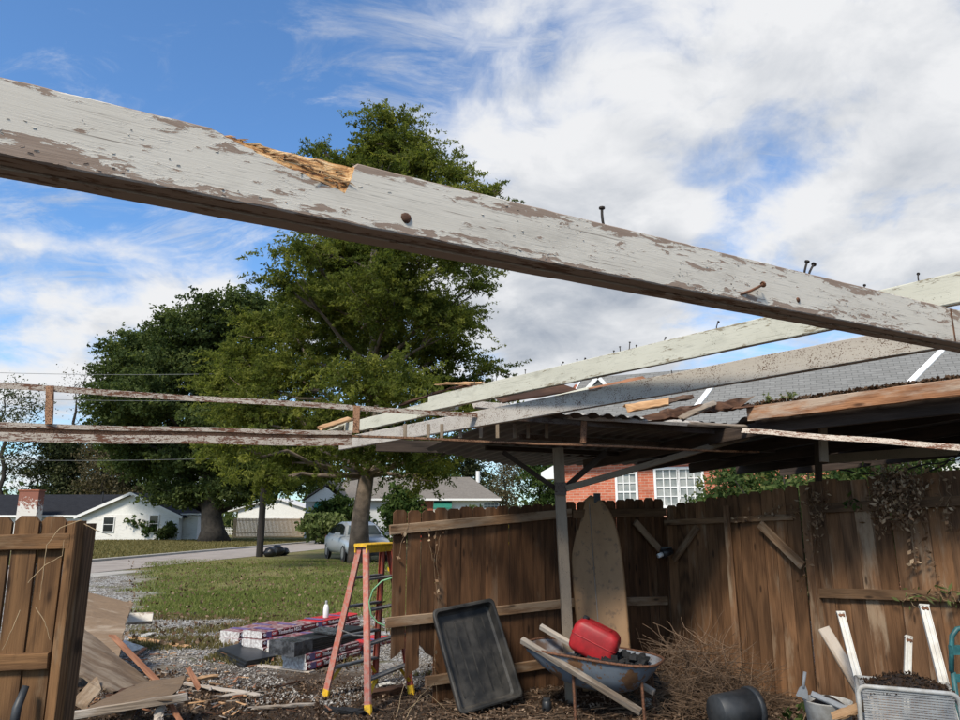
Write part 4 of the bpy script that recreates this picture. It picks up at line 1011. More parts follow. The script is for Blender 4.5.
# ---- post with braces
pt_ = at(558, 448, 7.1); pb_ = at(571, 700, 7.2); pb_.z = -.05
ps = thing('carport_post', 'leaning grey painted carport post with three steel braces', 'post', (pb_.x, pb_.y, 0))
beam('shaft', 'post_paint', ps, pb_, pt_, .098, .098, (0, -1, 0), n=8)
kn = pb_.lerp(pt_, .835)
mb = MB(); mb.box((0, 0, 0), (.11, .03, .12)); mb.build('bracket', 'rust_dark', ps, T(kn+Vector((0, -.055, 0))))
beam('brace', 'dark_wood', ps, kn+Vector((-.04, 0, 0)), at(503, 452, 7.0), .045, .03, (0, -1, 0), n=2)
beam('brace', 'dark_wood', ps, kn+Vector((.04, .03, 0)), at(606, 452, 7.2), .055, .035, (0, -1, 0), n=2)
beam('brace', 'post_paint', ps, kn+Vector((.05, -.07, 0)), at(748, 436, Yt(748)-.08), .06, .035, (0, -1, .2), n=3)

# ---- what is left of the roof: corrugated sheets on purlins, seen from below
rf = thing('carport_roof', 'remaining dark corrugated carport roof over the fence corner', 'roof', (2.5, 7.5, 2.4))
def zroof(x, y): return 2.60-.055*max(0, (y-.49*x)-4.6)
def sheet(name, poly, matn):
    """corrugated sheet clipped to a plan polygon: ribs run along the rafters"""
    e = Vector((.897, .442)); g_ = Vector((-.442, .897)); P_ = [Vector(p) for p in poly]
    us = [p.dot(e) for p in P_]; mb = MB(); n = int((max(us)-min(us))/.038); cols = []
    for i in range(n+1):
        uu = min(us)+(max(us)-min(us))*(i+.001)/(n+.002); lo = []
        for a, b_ in zip(P_, P_[1:]+P_[:1]):
            ua, ub = a.dot(e), b_.dot(e)
            if (ua-uu)*(ub-uu) <= 0 and abs(ua-ub) > 1e-9: lo.append(a.lerp(b_, (uu-ua)/(ub-ua)).dot(g_))
        if len(lo) < 2: continue
        z_ = .011*(1 if i % 4 in (1, 2) else -1)
        pts = []
        for q in (min(lo), (min(lo)+max(lo))/2, max(lo)):
            p = e*uu+g_*q; pts.append((p.x, p.y, zroof(p.x, p.y)+z_))
        cols.append(pts)
    v = [p for c in cols for p in c]; f = []
    for i in range(len(cols)-1):
        for j in range(2): f.append((3*i+j, 3*i+j+1, 3*i+4+j, 3*i+3+j))
    m_ = len(v); v += [(x, y, z+.004) for x, y, z in v]; f += [tuple(m_+i for i in q[::-1]) for q in f]
    mb.add(v, f); return mb.build(name, matn, rf)
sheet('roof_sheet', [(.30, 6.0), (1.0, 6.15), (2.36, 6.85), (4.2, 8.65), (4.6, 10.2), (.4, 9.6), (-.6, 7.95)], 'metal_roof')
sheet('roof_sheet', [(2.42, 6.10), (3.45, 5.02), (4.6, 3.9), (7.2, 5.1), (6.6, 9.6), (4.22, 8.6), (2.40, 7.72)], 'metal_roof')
EA, EB = at(748, 414, 6.05), at(1010, 381, 4.75)
beam('edge_rafter', 'edge_wood', rf, EA, EB, .118, .045, (-.7, -.7, 0), n=16, jit=.004)
dr = (EB-EA).normalized()
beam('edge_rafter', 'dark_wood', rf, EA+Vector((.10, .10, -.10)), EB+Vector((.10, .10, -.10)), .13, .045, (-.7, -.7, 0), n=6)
ev = Vector((.897, .442, 0)); gv_ = Vector((-.442, .897, 0))
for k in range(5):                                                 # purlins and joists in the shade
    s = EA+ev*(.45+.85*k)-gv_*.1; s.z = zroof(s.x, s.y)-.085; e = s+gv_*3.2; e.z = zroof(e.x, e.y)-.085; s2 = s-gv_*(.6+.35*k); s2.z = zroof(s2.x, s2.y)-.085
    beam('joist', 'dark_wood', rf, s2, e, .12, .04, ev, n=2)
for k in range(2):
    s = Vector((.35, 6.95, 0))+gv_*.75*k+ev*.05; e = s+ev*(4.3+k*.1); s.z = zroof(s.x, s.y)-.045; e.z = zroof(e.x, e.y)-.045
    beam('purlin', 'dark_wood' if k else 'rust_dark', rf, s, e, .05, .05, (0, 0, 1), n=3)
for k in range(9):                                                 # short hangers between rafters and chord
    px = 408+k*17.5+random.uniform(-3, 3); a = at(px, 424, Yt(px)+.35); b_ = at(px, 438, Yt(px)+.35); beam('hanger', 'post_paint', rf, a, b_, .03, .02, (0, -1, 0), n=1)
# back fascia beam
a, b_ = Vector((.3, 9.45, 0)), Vector((6.4, 9.5, 0)); a.z = zroof(a.x, a.y)-.10; b_.z = a.z
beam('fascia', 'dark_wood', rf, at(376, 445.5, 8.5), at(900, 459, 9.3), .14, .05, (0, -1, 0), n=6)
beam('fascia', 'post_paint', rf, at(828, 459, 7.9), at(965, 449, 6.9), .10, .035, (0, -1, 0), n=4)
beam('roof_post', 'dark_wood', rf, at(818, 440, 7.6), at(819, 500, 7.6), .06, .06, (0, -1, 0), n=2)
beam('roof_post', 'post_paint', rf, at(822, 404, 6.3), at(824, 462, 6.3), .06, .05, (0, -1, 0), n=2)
# litter, weeds and broken wood on top
def stick(label, a, b_, w, t, matn, hint=(0, -1, .3), jit=.006, name='broken_board', n=7, cat='board', ends=.05):
    mb = MB(); L = (b_-a).length; mb.sweep(L, w, t, n, jit=jit, ends=ends, ch=.006); return tag(mb.build(name, matn, None, frame(a, b_, hint)), label, cat)
stick('dark rotten splintered board lying on the roof edge', at(655, 417, 5.9), at(745, 403, 6.0), .075, .05, 'rot_wood', jit=.014, ends=.12, n=14)
stick('grey splinter slanting over the rotten board on the roof', at(684, 417, 5.8), at(714, 403, 5.9), .045, .03, 'grey_wood', jit=.006)
stick('yellow broken board end poking out under the grey rafter', at(630, 408, 5.2), at(668, 402, 5.3), .06, .03, 'tan_wood', jit=.0035)
stick('thin dark broken strip beside the yellow board end', at(660, 403, 5.4), at(694, 396, 5.5), .035, .02, 'rot_wood', jit=.008)
stick('reddish board edge above the grey rafter near the brick chimney', at(592, 390, 6.3), at(642, 379, 6.5), .05, .03, 'red_wood', jit=.003)
stick('pale board lying behind the grey rafter', at(560, 397, 6.4), at(596, 388, 6.5), .05, .03, 'peel_green', jit=.002)
stick('orange-tan splintered plank on the far end of the green rafter', at(440, 384, 6.6), at(482, 383, 6.4), .05, .02, 'tan_wood', (0, -.3, 1), .006)
stick('second tan splinter under the plank on the green rafter', at(452, 388, 6.6), at(478, 385, 6.5), .06, .02, 'red_wood', (0, -.3, 1), .006)
stick('brown bark strip lying along the green rafter top', at(400, 405, 7.2), at(448, 389, 6.7), .05, .02, 'rot_wood', (0, -.3, 1), .008)
stick('white block joining the two rafters', at(476, 405, 6.3), at(530, 410, 6.5), .07, .04, 'peel_grey', jit=.002)
stick('white board lying flat on the frame in front of the dark roof', at(565, 416, 6.25), at(700, 424, 6.6), .055, .04, 'peel_grey', (0, -.6, 1), .003)
stick('grey board edge under the rotten wood on the roof', at(690, 424, 6.4), at(770, 428, 6.7), .05, .03, 'grey_wood', (0, -.6, 1), .003)
stick('pale board underside between the rafters', at(500, 399, 6.7), at(570, 388, 6.9), .20, .02, 'rot_wood', (0, -.5, 1), .004)
stick('pale tan rafter stub at the far left end of the roof', at(321, 428, 7.6), at(352, 418, 7.9), .08, .03, 'tan_wood', (0, -.6, 1), .004)
stick('white rafter stub beneath the tan stub', at(322, 436, 7.7), at(346, 425, 8.0), .09, .03, 'peel_green', (-.8, -.6, 0), .002)
# leaf litter and weeds along the edge rafter
P = np.array([tuple(EA.lerp(EB, random.random())+Vector((random.gauss(.05, .03), random.gauss(.05, .03), .075+random.random()*.02))) for _ in range(900)])
v, f, vr = leaf_quads(P, .022, 1.5, var=rng.random(900)*.5); tag(rawmesh('roof_litter', v, f, vr, 'leaf_litter'), 'dark leaf litter heaped along the roof edge', 'leaf litter', kind='stuff')
for px, lab in ((800, 'larger weed sprouting from the roof edge litter'), (772, 'small weed sprouting at the left of the roof edge')):
    b_ = EA.lerp(EB, (px-748)/262)+Vector((.04, .04, .07)); th = thing('roof_weed', lab, 'weed', b_, 'weeds on the roof edge')
    mb = MB(); P = []
    for k in range(9):
        tp = b_+Vector((random.gauss(0, .05), random.gauss(0, .05), random.uniform(.04, .10))); mb.tube([b_, b_.lerp(tp, .5)+Vector((0, 0, .01)), tp], [.002, .0015, .001], 4)
        P += [tuple(b_.lerp(tp, random.uniform(.4, 1))+Vector([random.gauss(0, .008) for _ in range(3)])) for _ in range(7)]
    mb.build('stems', 'vine_pale', th); v, f, vr = leaf_quads(np.array(P), .016, 2); rawmesh('leaves', v, f, vr, 'leaf_bush_light', th)

# ================================================================== FENCES
def board_mesh(w, L, th=.019, ear=.028, ragged=0.0, zbot=0.0):
    """upright picket: local X up the board, Y across, Z thickness"""
    b0 = []
    if ragged:
        k = 4; s_ = random.choice((-1, 1)); b0 = [(zbot+ragged*(.5+.5*s_*(i/k*2-1))*random.uniform(.6, 1.0), -w/2+w*i/k) for i in range(k+1)]
    else: b0 = [(zbot, -w/2), (zbot, w/2)]
    pts = b0+[(L-ear, w/2), (L, w/2-ear), (L, -w/2+ear), (L-ear, -w/2)]
    mb = MB(); mb.prism(pts, -th/2, th/2); return mb
def fence(name, label, p0, p1, h0, h1, bw, rails, matb, matr, gap=.006, ear=.028, lean=0.0, ragged=None, posts=(), skip=(), rail_w=.09, start=0, jz=.012, under=0.0):
    """p0,p1 ground points left to right; boards stand behind the rails"""
    p0, p1 = Vector(p0), Vector(p1); d = p1-p0; d.z = 0; L = d.length; d.normalize(); nrm = Vector((d.y, -d.x, 0))
    if nrm.y > 0: nrm = -nrm
    th = thing(name, label, 'fence', p0)
    n = int(round(L/(bw+gap))); st = L/n
    for i in range(n):
        if i in skip: continue
        u_ = (i+.5)/n; c = p0+d*(i+.5)*st; h = h0+(h1-h0)*u_+random.uniform(-jz, jz)
        up = Vector((0, 0, 1))+d*(lean+random.gauss(0, .0025))+nrm*random.gauss(0, .005); up.normalize()
        y = nrm.cross(up).normalized(); zn = up.cross(y)
        rg, zb_ = (0, -.02-under)
        if ragged and i in ragged: zb_ = ragged[i]; rg = .12
        board_mesh(st-gap*random.uniform(.4, 1.8), h, ear=ear, ragged=rg, zbot=zb_).build('board', matb if isinstance(matb, str) else matb[i % len(matb)], th, basis(c+nrm*random.uniform(-.004, .004), up, y, zn))
    for (za, zb_, ua, ub) in rails:
        a = p0+d*L*ua+nrm*.032+Vector((0, 0, za)); b_ = p0+d*L*ub+nrm*.032+Vector((0, 0, zb_)); beam('rail', matr, th, a, b_, rail_w, .038, nrm, n=8, jit=.002)
    for u_, h, w in posts:
        a = p0+d*L*u_+nrm*.03+Vector((0, 0, -.05)); beam('post', matb if isinstance(matb, str) else matb[0], th, a, a+Vector((0, 0, h)), w, w, nrm, n=4)
    return th, d, nrm
def fpt(px, Y): p = at(px, 600, Y); return Vector((p.x, Y, 0))
def fplane(P0_, nrm, px, py, off=.07):
    d = at(px, py, 10)-Vector((0, 0, EYE)); o_ = Vector((0, 0, EYE)); q = Vector(P0_)+nrm*off; return o_+d*((q-o_).dot(nrm)/d.dot(nrm))
# middle section: old fence, roof shade put into its wood colour, left end rotted off
FA, FB = fpt(392, 6.95), fpt(668, 8.6)
ha = at(392, 511, 6.95).z; hb = at(668, 498, 8.6).z
_d = (FB-FA).normalized(); _n = Vector((_d.y, -_d.x, 0)); Fm = lambda px, py, off=.05: fplane(FA, _n, px, py, off)
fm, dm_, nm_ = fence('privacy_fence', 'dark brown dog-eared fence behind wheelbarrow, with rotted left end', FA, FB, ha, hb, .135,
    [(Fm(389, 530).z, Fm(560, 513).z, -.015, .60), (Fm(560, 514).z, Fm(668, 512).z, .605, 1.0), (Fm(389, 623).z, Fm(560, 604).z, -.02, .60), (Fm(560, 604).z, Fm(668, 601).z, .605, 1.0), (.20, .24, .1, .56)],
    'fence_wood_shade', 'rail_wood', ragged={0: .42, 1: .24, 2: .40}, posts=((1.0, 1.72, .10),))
# knee brace + lamp corner
beam('brace', 'rail_wood', fm, Fm(635, 522, .07), Fm(660, 550, .07), .075, .03, nm_, n=2)
beam('brace', 'rail_wood', fm, Fm(612, 522, .07), Fm(603, 545, .07), .05, .03, nm_, n=2)
# gate section with knee braces
GA, GB = fpt(671, 8.5), fpt(808, 7.15)
ha = at(671, 505, 8.5).z; hb = at(808, 485, 7.15).z
_d = (GB-GA).normalized(); _n2 = Vector((_d.y, -_d.x, 0)); _n2 = -_n2 if _n2.y > 0 else _n2; Fg = lambda px, py, off=.06: fplane(GA, _n2, px, py, off)
fg, dg, ng = fence('privacy_fence', 'brown fence section with knee braces right of the dark fence', GA, GB, ha, hb, .135,
    [(Fg(671, 523).z, Fg(805, 517).z, 0, .97)], 'fence_wood', 'rail_wood', rail_w=.06)
beam('brace', 'rail_wood', fg, Fg(697, 527, .07), Fg(674, 560, .07), .07, .03, ng, n=2)
beam('brace', 'rail_wood', fg, Fg(760, 524, .07), Fg(803, 566, .07), .085, .03, ng, n=2)
bp = Fg(726, 500, .03); beam('pale_batten', 'fence_wood_grey', fg, Vector((bp.x, bp.y-.04, -.05)), Vector((bp.x-.02, bp.y-.04, bp.z-.06)), .075, .02, ng, n=3)
# right section
HA, HB = fpt(822, 7.05), fpt(1030, 5.5)
ha = at(822, 482, 7.05).z; hb = at(1030, 466, 5.5).z
_d = (HB-HA).normalized(); _n3 = Vector((_d.y, -_d.x, 0)); _n3 = -_n3 if _n3.y > 0 else _n3; F_ = lambda px, py, off=.07: fplane(HA, _n3, px, py, off)
fr_, dr__, nr_ = fence('privacy_fence', 'weathered grey-brown fence section at right hung with dead vines', HA, HB, ha, hb, .15,
    [(F_(822, 509).z, F_(1030, 497).z, .0, 1.0), (F_(822, 594).z, F_(1030, 599).z, .0, 1.0)], ['fence_wood_grey', 'fence_wood', 'fence_wood_grey'], 'rail_wood', ear=.012, gap=.009, rail_w=.085, lean=-.02, jz=.02,
    posts=((-.02, ha+.02, .095),))
# left near gate
PA, PB = fpt(-75, 4.02), fpt(60, 4.0)
zt = at(40, 517, 4.0).z
gt, dgt, ngt = fence('wooden_gate', 'warm brown dog-eared gate panel near the left edge', PA, PB, zt-.01, zt+.005, .142, [(at(20, 544.5, 3.96).z, at(70, 541, 3.96).z, 0, 1.06), (at(20, 667, 3.96).z, at(70, 661, 3.96).z, 0, 1.0)],
    'gate_wood', 'gate_wood', gap=.016, ear=.03, rail_w=.082)
gt['category'] = 'gate'
a = PB+Vector((.045, .0, -.05)); beam('post', 'gate_wood', gt, a, Vector((a.x, a.y, zt-.02)), .05, .10, ngt, n=6)
a = PB+Vector((.065, .07, -.05)); beam('post', 'rail_wood', gt, a, Vector((a.x+.01, a.y, zt-.035)), .03, .09, ngt, n=6)
# ================================================================== YARD OBJECTS
# ---- fibreglass twin stepladder
fA, fC, fB, fD = Vector((-1.47, 7.35, 0)), Vector((-1.08, 7.92, 0)), Vector((-.97, 6.75, 0)), Vector((-.66, 7.5, 0))
ctr = (fA+fB+fC+fD)/4; wd = ((fC-fA)+(fD-fB)).normalized(); ZT = 1.40
ld = thing('stepladder', 'orange fibreglass stepladder with yellow top cap and feet', 'ladder', ctr)
sp = Vector((wd.y, -wd.x, 0))
tops = {}
for nm, ft, sw, ss in (('A', fA, -1, -1), ('C', fC, 1, -1), ('B', fB, -1, 1), ('D', fD, 1, 1)):
    tops[nm] = ctr+wd*sw*.19+sp*ss*.035+Vector((0, 0, ZT))
feet = {'A': fA, 'B': fB, 'C': fC, 'D': fD}
for nm in 'ABCD':
    a, b_ = feet[nm], tops[nm]; inward = (ctr-a); inward.z = 0
    d = (b_-a).normalized(); M = frame(a, b_, wd*(1 if nm in 'AB' else -1)); L = (b_-a).length
    mb = MB(); w, t_, q = .062, .026, .005                       # C-channel rail, web outside
    sec = [(-w/2, -t_/2), (w/2, -t_/2), (w/2, t_/2), (w/2-q, t_/2), (w/2-q, -t_/2+q), (-w/2+q, -t_/2+q), (-w/2+q, t_/2), (-w/2, t_/2)]
    mb.loft([[(x, y, z) for y, z in sec] for x in (0, L*.33, L*.66, L)])
    rl = mb.build('rail', 'ladder_worn' if nm in 'AB' else 'ladder_red', ld, M)
    mb = MB(); mb.sweep(.085, .07, .036, 1, ch=.006); mb.build('foot', 'ladder_yellow', ld, M @ T(-.004, 0, .002))
def rp(nm, z): return feet[nm].lerp(tops[nm], z/ZT)
for (l, r) in (('A', 'C'), ('B', 'D')):
    for z in (.27, .55, .83, 1.10):
        a, b_ = rp(l, z), rp(r, z); mb = MB(); mb.sweep((b_-a).length, .07, .022, 1); mb.build('step', 'aluminium', ld, frame(a, b_, (0, 0, 1)))
    for nm, o_ in ((l, r), (r, l)):
        a = rp(nm, .12); b_ = rp(nm, .27).lerp(rp(o_, .27), .22); mb = MB(); mb.sweep((b_-a).length, .03, .012, 1); mb.build('corner_brace', 'ladder_yellow', ld, frame(a, b_, (0, -1, 0)))
Mc = basis(ctr+Vector((0, 0, ZT+.01)), wd, sp, Vector((0, 0, -1)) if False else wd.cross(sp))
mb = MB(); mb.sweep(.47, .15, .03, 2, ch=.01, x0=-.235)
mb.box((0, -.068, -.04*(1 if wd.cross(sp).z > 0 else -1)), (.45, .012, .06)); mb.box((0, .068, -.04*(1 if wd.cross(sp).z > 0 else -1)), (.45, .012, .06))
mb.build('top_cap', 'ladder_yellow', ld, Mc)
for l, r in (('A', 'B'), ('C', 'D')):
    a, b_ = rp(l, .62), rp(r, .62); mb = MB(); mb.tube([a, (a+b_)/2+Vector((0, 0, -.02)), b_], .006, 5); mb.build('spreader', 'aluminium', ld)
pts = [at(389, 577, 7.0)+Vector((.06, 0, 0)), at(382, 581, 7.0), at(373, 590, 7.0), at(369, 602, 7.0), at(371, 615, 7.0), at(378, 623, 7.0), at(388, 627, 7.0), at(394, 626, 7.0)]
mb = MB(); mb.tube(pts, .008, 6); tag(mb.build('garden_hose', 'hose_green', smooth=True), 'loop of thin green hose hanging on the ladder', 'hose')

# ---- shingle bundles
e1 = Vector((.45, .89, 0)).normalized(); e2 = Vector((-e1.y, e1.x, 0))     # e1 long side going away, e2 to the left
def text_mesh(s, size, bold=0.0):
    cu = bpy.data.curves.new('txt', 'FONT'); cu.body = s; cu.size = size; cu.extrude = .0008; cu.offset = bold
    ob = bpy.data.objects.new('txt', cu); C.objects.link(ob); dg_ = bpy.context.evaluated_depsgraph_get(); me = bpy.data.meshes.new_from_object(ob.evaluated_get(dg_))
    bpy.data.objects.remove(ob); me.name = 'lettering'; me.materials.clear(); me.materials.append(MATS['print_white']); return me
TX = text_mesh('Timberline HDZ', .062, .0012); TG = text_mesh('GAF', .036, .0012); TS = text_mesh('HDZ  LAYERLOCK', .026)
def bundle(label, corner, L=.98, Wd=.34, Hb=.085, yaw=0.0, red=False, text=True, z=0.0):
    """corner: near right lower corner; long printed side faces right"""
    a = math.atan2(e1.y, e1.x)+yaw; x = Vector((math.cos(a), math.sin(a), 0)); y = Vector((-x.y, x.x, 0))
    M = basis(Vector((corner[0], corner[1], z)), x, y, Vector((0, 0, 1)))
    th = thing('shingle_bundle', label, 'shingle bundle', M=M, group='wrapped shingle bundles')
    mb = MB(); n = 8; rings = []
    for i in range(n+1):
        xx = L*i/n; s = .004*math.sin(i*2.1+z*50); c = .012
        rings.append([(xx, c, s), (xx, 0, c), (xx, 0+s*.5, Hb-c), (xx, c, Hb+s), (xx, Wd-c, Hb+s), (xx, Wd, Hb-c), (xx, Wd, c), (xx, Wd-c, s)])
    mb.loft(rings, cap0=False, cap1=False); k = 8
    mb.mi = [({0: 1, 1: 1, 2: 2, 3: 2}.get(f % 8, 0)) for f in range(n*8)]
    mb.add(rings[0], [tuple(range(7, -1, -1))], 0); mb.add(rings[-1], [tuple(range(8))], 0)
    mb.build('wrapper', ['bundle_white', 'bundle_maroon', 'bundle_red' if red else 'bundle_maroon_top'], th, M)
    for xb, wb_ in ((.20, .10), (.62, .07)):
        mb = MB(); mb.box((xb, Wd/2, Hb+.006), (wb_, Wd*.9, .004)); mb.build('purple_band', 'bundle_purple', th, M)
    Mt = M @ basis(Vector((0, -.0015, 0)), Vector((1, 0, 0)), Vector((0, 0, 1)), Vector((0, -1, 0)))
    mb = MB(); mb.box((.115, Hb/2, 0), (.09, Hb*.8, .003)); mb.build('purple_label', 'bundle_purple', th, Mt)
    mb = MB(); mb.box((.215, Hb/2, 0.001), (.10, Hb*.62, .003)); lg = mb.build('red_label', 'bundle_red', th, Mt)
    mb = MB(); mb.prism([(.045, Hb/2-.022), (.075, Hb/2), (.045, Hb/2+.022), (.015, Hb/2)], 0, .002); mb.build('diamond_mark', 'print_white', th, Mt)
    for me, xx, yy in ((TG, .172, Hb/2-.013), (TX, .285, Hb/2-.022), (TS, .76, Hb/2-.006)):
        o = bpy.data.objects.new('lettering', me); put(o, Mt @ T(xx, yy, .003), th)
    return th
S2 = gr(263, 655); S2.z = 0; S3 = gr(305, 673); S3.z = 0; S1 = gr(238, 646); S1.z = 0
B_ = .088
bundle('lower bundle of the flat leftmost shingle stack', S1, z=.0); bundle('top bundle of the flat leftmost shingle stack', S1+e2*.01+e1*.02, z=B_, yaw=.02, text=False)
bundle('bottom bundle under the tallest shingle stack', S2, z=0); bundle('second bundle up in the tallest shingle stack', S2+e2*.02, z=B_, yaw=.015)
bundle('top bundle of the tallest stack with red printing', S2+e2*.06+e1*.03, z=2*B_, yaw=-.03)
bundle('red topped bundle behind the tallest stack', S2+e1*1.02+e2*.04, z=2*B_, red=True); bundle('lower bundle behind the tallest stack', S2+e1*1.02, z=B_); bundle('bottom bundle behind the tallest stack', S2+e1*1.02+e2*.02, z=0)
bundle('bundle in front of the tallest stack lying one layer lower', S2-e2*.36+e1*.05, z=B_, yaw=.02); bundle('bottom bundle in front of the tallest stack', S2-e2*.36+e1*.03, z=0)
bundle('bottom bundle under the black ridge pack', S3-e2*.02, z=.02); bundle('upper bundle under the black ridge pack', S3-e2*.0, z=.02+B_)
bundle('red bundle lying at the far right of the stacks', S3+e1*1.05+e2*.2, z=.0, red=True)
pl_ = thing('wood_pallet', 'low wooden pallet under the nearest shingle bundles', 'pallet', S3)
for k in range(3):
    a = S3+e1*(.05+.42*k)-e2*.06+Vector((0, 0, .009)); beam('slat', 'grey_wood', pl_, a, a+e2*.9, .10, .018, (0, 0, 1), n=1)
# long black ridge-vent pack
rg = thing('ridge_vent_pack', 'long black ribbed ridge vent pack wrapped at its near end', 'roofing pack', S3)
Mr = basis(S3+e2*.02-e1*.16+Vector((0, 0, .02+2*B_+.004)), e1, e2, Vector((0, 0, 1)))
for k in range(6):
    mb = MB(); mb.box((.68, .17, .010+k*.021), (1.36-.01*(k % 2), .33, .016)); mb.build('vent_strip', 'black_plastic', rg, Mr @ T(.006*(k % 2), .004*(k % 3), 0))
mb = MB(); rings = []
for i in range(6):
    x = -.02+.30*i/5; rings.append([(x, -.012+.012*random.random(), -.01), (x, -.014+.01*random.random(), .13+.012*random.random()), (x, .17, .142+.01*random.random()), (x, .355, .13+.012*random.random()), (x, .352, -.006)])
mb.loft(rings); mb.build('plastic_wrap', 'wrap_grey', rg, Mr)
mb = MB(); mb.box((0, 0, 0), (.34, .30, .012)); mb.build('loose_shingle', 'wrap_grey', rg, Mr @ T(.75, .16, .15) @ Matrix.Rotation(.3, 4, 'Z') @ Matrix.Rotation(.12, 4, 'X'))
# black shingle sheets on the ground
q0, q1, q2, q3 = [gr(*p) for p in ((213, 655), (243, 669), (274, 663), (239, 648))]
mt = thing('black_sheet', 'flat black roofing sheets on the gravel left of the bundles', 'roofing sheet', q0)
for k in range(3):
    mb = MB(); c = (q0+q1+q2+q3)/4; pts = [(q-c)*(1-.03*k)+c+Vector((.02*k, .01*k, 0)) for q in (q0, q1, q2, q3)]
    quadbox(mb, [(p.x, p.y) for p in pts], .012+.022*k, .030+.022*k); mb.build('sheet', 'black_plastic', mt)
# spray bottle on the stack
p = S2+e1*1.35+e2*.12; bt = thing('white_bottle', 'white plastic spray bottle standing on the red bundle', 'bottle', p+Vector((0, 0, 3*B_+.002)))
def lathe(mb, prof, c, ax=None, n=12):
    M = ax or T(Vector(c)); mb.loft([[M @ Vector((math.cos(2*math.pi*k/n)*r, math.sin(2*math.pi*k/n)*r, z)) for k in range(n)] for r, z in prof])
zb = 3*B_+.004
mb = MB(); lathe(mb, [(.036, 0), (.04, .01), (.04, .13), (.03, .17), (.014, .19)], p+Vector((0, 0, zb))); mb.build('body', 'trim_white', bt, smooth=True)
mb = MB(); lathe(mb, [(.018, .185), (.018, .225), (.010, .235)], p+Vector((0, 0, zb))); mb.build('cap', 'grey_plastic', bt)

# ---- demolition debris left
def panel(label, pts, th, matn, name='plywood_sheet', cat='plywood', n=10, wav=.01):
    """pts: four corners (near left, near right, far right, far left); gently warped sheet with torn edges"""
    P_ = [Vector(p) for p in pts]; c = P_[0]; x = (P_[1]-P_[0]).normalized(); nn = x.cross(P_[3]-P_[0]).normalized(); nn = nn if nn.z > 0 else -nn; y = nn.cross(x); M = basis(c, x, y, nn); Mi_ = M.inverted()
    mb = MB(); v = []
    for s in (0, -th):
        for j in range(n+1):
            for i in range(n+1):
                a = P_[0].lerp(P_[1], i/n); b_ = P_[3].lerp(P_[2], i/n); w_ = Mi_ @ a.lerp(b_, j/n)
                if i in (0, n) or j in (0, n): w_ += Vector((random.gauss(0, .008), random.gauss(0, .008), 0))
                w_.z += wav*mnoise.noise(Vector((i*.35, j*.35, len(label)))); v.append(w_+Vector((0, 0, s)))
    m_ = (n+1)**2; f = []
    for j in range(n):
        for i in range(n):
            q = (j*(n+1)+i, j*(n+1)+i+1, (j+1)*(n+1)+i+1, (j+1)*(n+1)+i); f.append(q); f.append(tuple(m_+k for k in q[::-1]))
    bd = [i for i in range(n+1)]+[(j*(n+1)+n) for j in range(1, n+1)]+[n*(n+1)+i for i in range(n-1, -1, -1)]+[j*(n+1) for j in range(n-1, 0, -1)]
    f += [(bd[k], m_+bd[k], m_+bd[(k+1) % len(bd)], bd[(k+1) % len(bd)]) for k in range(len(bd))]
    mb.add(v, f); return tag(mb.build(name, matn, None, M), label, cat)
panel('pale rear plywood sheet tilted behind the gate', [at(60, 640, 8.6), at(117, 648, 8.4), at(132, 604, 9.6), at(60, 584, 9.9)], .014, 'plywood', wav=.022)
panel('middle plywood sheet with a torn right edge behind the debris', [at(56, 668, 7.6), at(118, 662, 7.6), at(126, 622, 8.6), at(56, 612, 8.8)], .014, 'plywood', wav=.02)
panel('dark weathered plywood sheet sloping over the debris heap', [at(62, 668, 6.5), at(112, 691, 6.4), at(154, 683, 6.9), at(72, 618, 7.6)], .018, 'ply_dark', wav=.02)
panel('split front plywood board propped on the debris heap', [at(74, 714, 6.0), at(172, 698, 6.1), at(186, 676, 6.5), at(140, 682, 6.6)], .016, 'plywood', wav=.02)
stick('long thin grey board at the bottom of the debris heap', at(70, 716, 5.95), at(186, 697, 6.15), .035, .06, 'grey_wood', (0, 0, 1), .003)
stick('reddish lath leaning across the dark plywood', at(158, 682, 6.6), at(112, 635, 7.6), .055, .018, 'red_wood', (0, -.3, 1), .002)
stick('reddish short lath standing up at the right of the heap', at(198, 687, 6.7), at(188, 667, 7.0), .045, .015, 'red_wood', (0, -.6, 1), .003)
stick('reddish lath sticking out under the front board', at(182, 724, 6.1), at(168, 700, 6.3), .04, .018, 'red_wood', (0, -.3, 1), .003)
stick('white block of lumber lying beyond the plywood', at(128, 619, 9.8), at(153, 618, 9.9), .12, .10, 'peel_white', (0, -1, .5), .002, ends=.004)
stick('tan splintered board on the gravel beyond the debris', gr(131, 640)+Vector((0, 0, .03)), gr(184, 648)+Vector((0, 0, .02)), .09, .02, 'tan_wood', (0, -.1, 1), .006, ends=.1)
stick('white broken trim piece near the tan board', gr(119, 648)+Vector((0, 0, .06)), gr(138, 652)+Vector((0, 0, .03)), .14, .02, 'white_dirty', (0, -.4, 1), .004)
stick('small white chip lying above the tan board', gr(138, 640)+Vector((0, 0, .02)), gr(152, 635)+Vector((0, 0, .03)), .10, .015, 'white_dirty', (0, -.2, 1), .004)
stick('short red offcut beside the white trim', gr(131, 660)+Vector((0, 0, .02)), gr(144, 653)+Vector((0, 0, .05)), .05, .02, 'red_wood', (0, -.2, 1), .004)
stick('pale cream stick lying right of the heap', gr(186, 684)+Vector((0, 0, .03)), gr(215, 679)+Vector((0, 0, .03)), .07, .03, 'tan_wood', (0, -.2, 1), .006)
stick('long grey stick pointing right from the heap', gr(184, 689)+Vector((0, 0, .05)), gr(262, 698)+Vector((0, 0, .02)), .05, .02, 'grey_wood', (0, -.2, 1), .004, n=12)
stick('dark rotten chunk under the plywood sheet', at(112, 700, 6.4), at(152, 686, 6.6), .10, .06, 'rot_wood', (0, -.3, 1), .012)
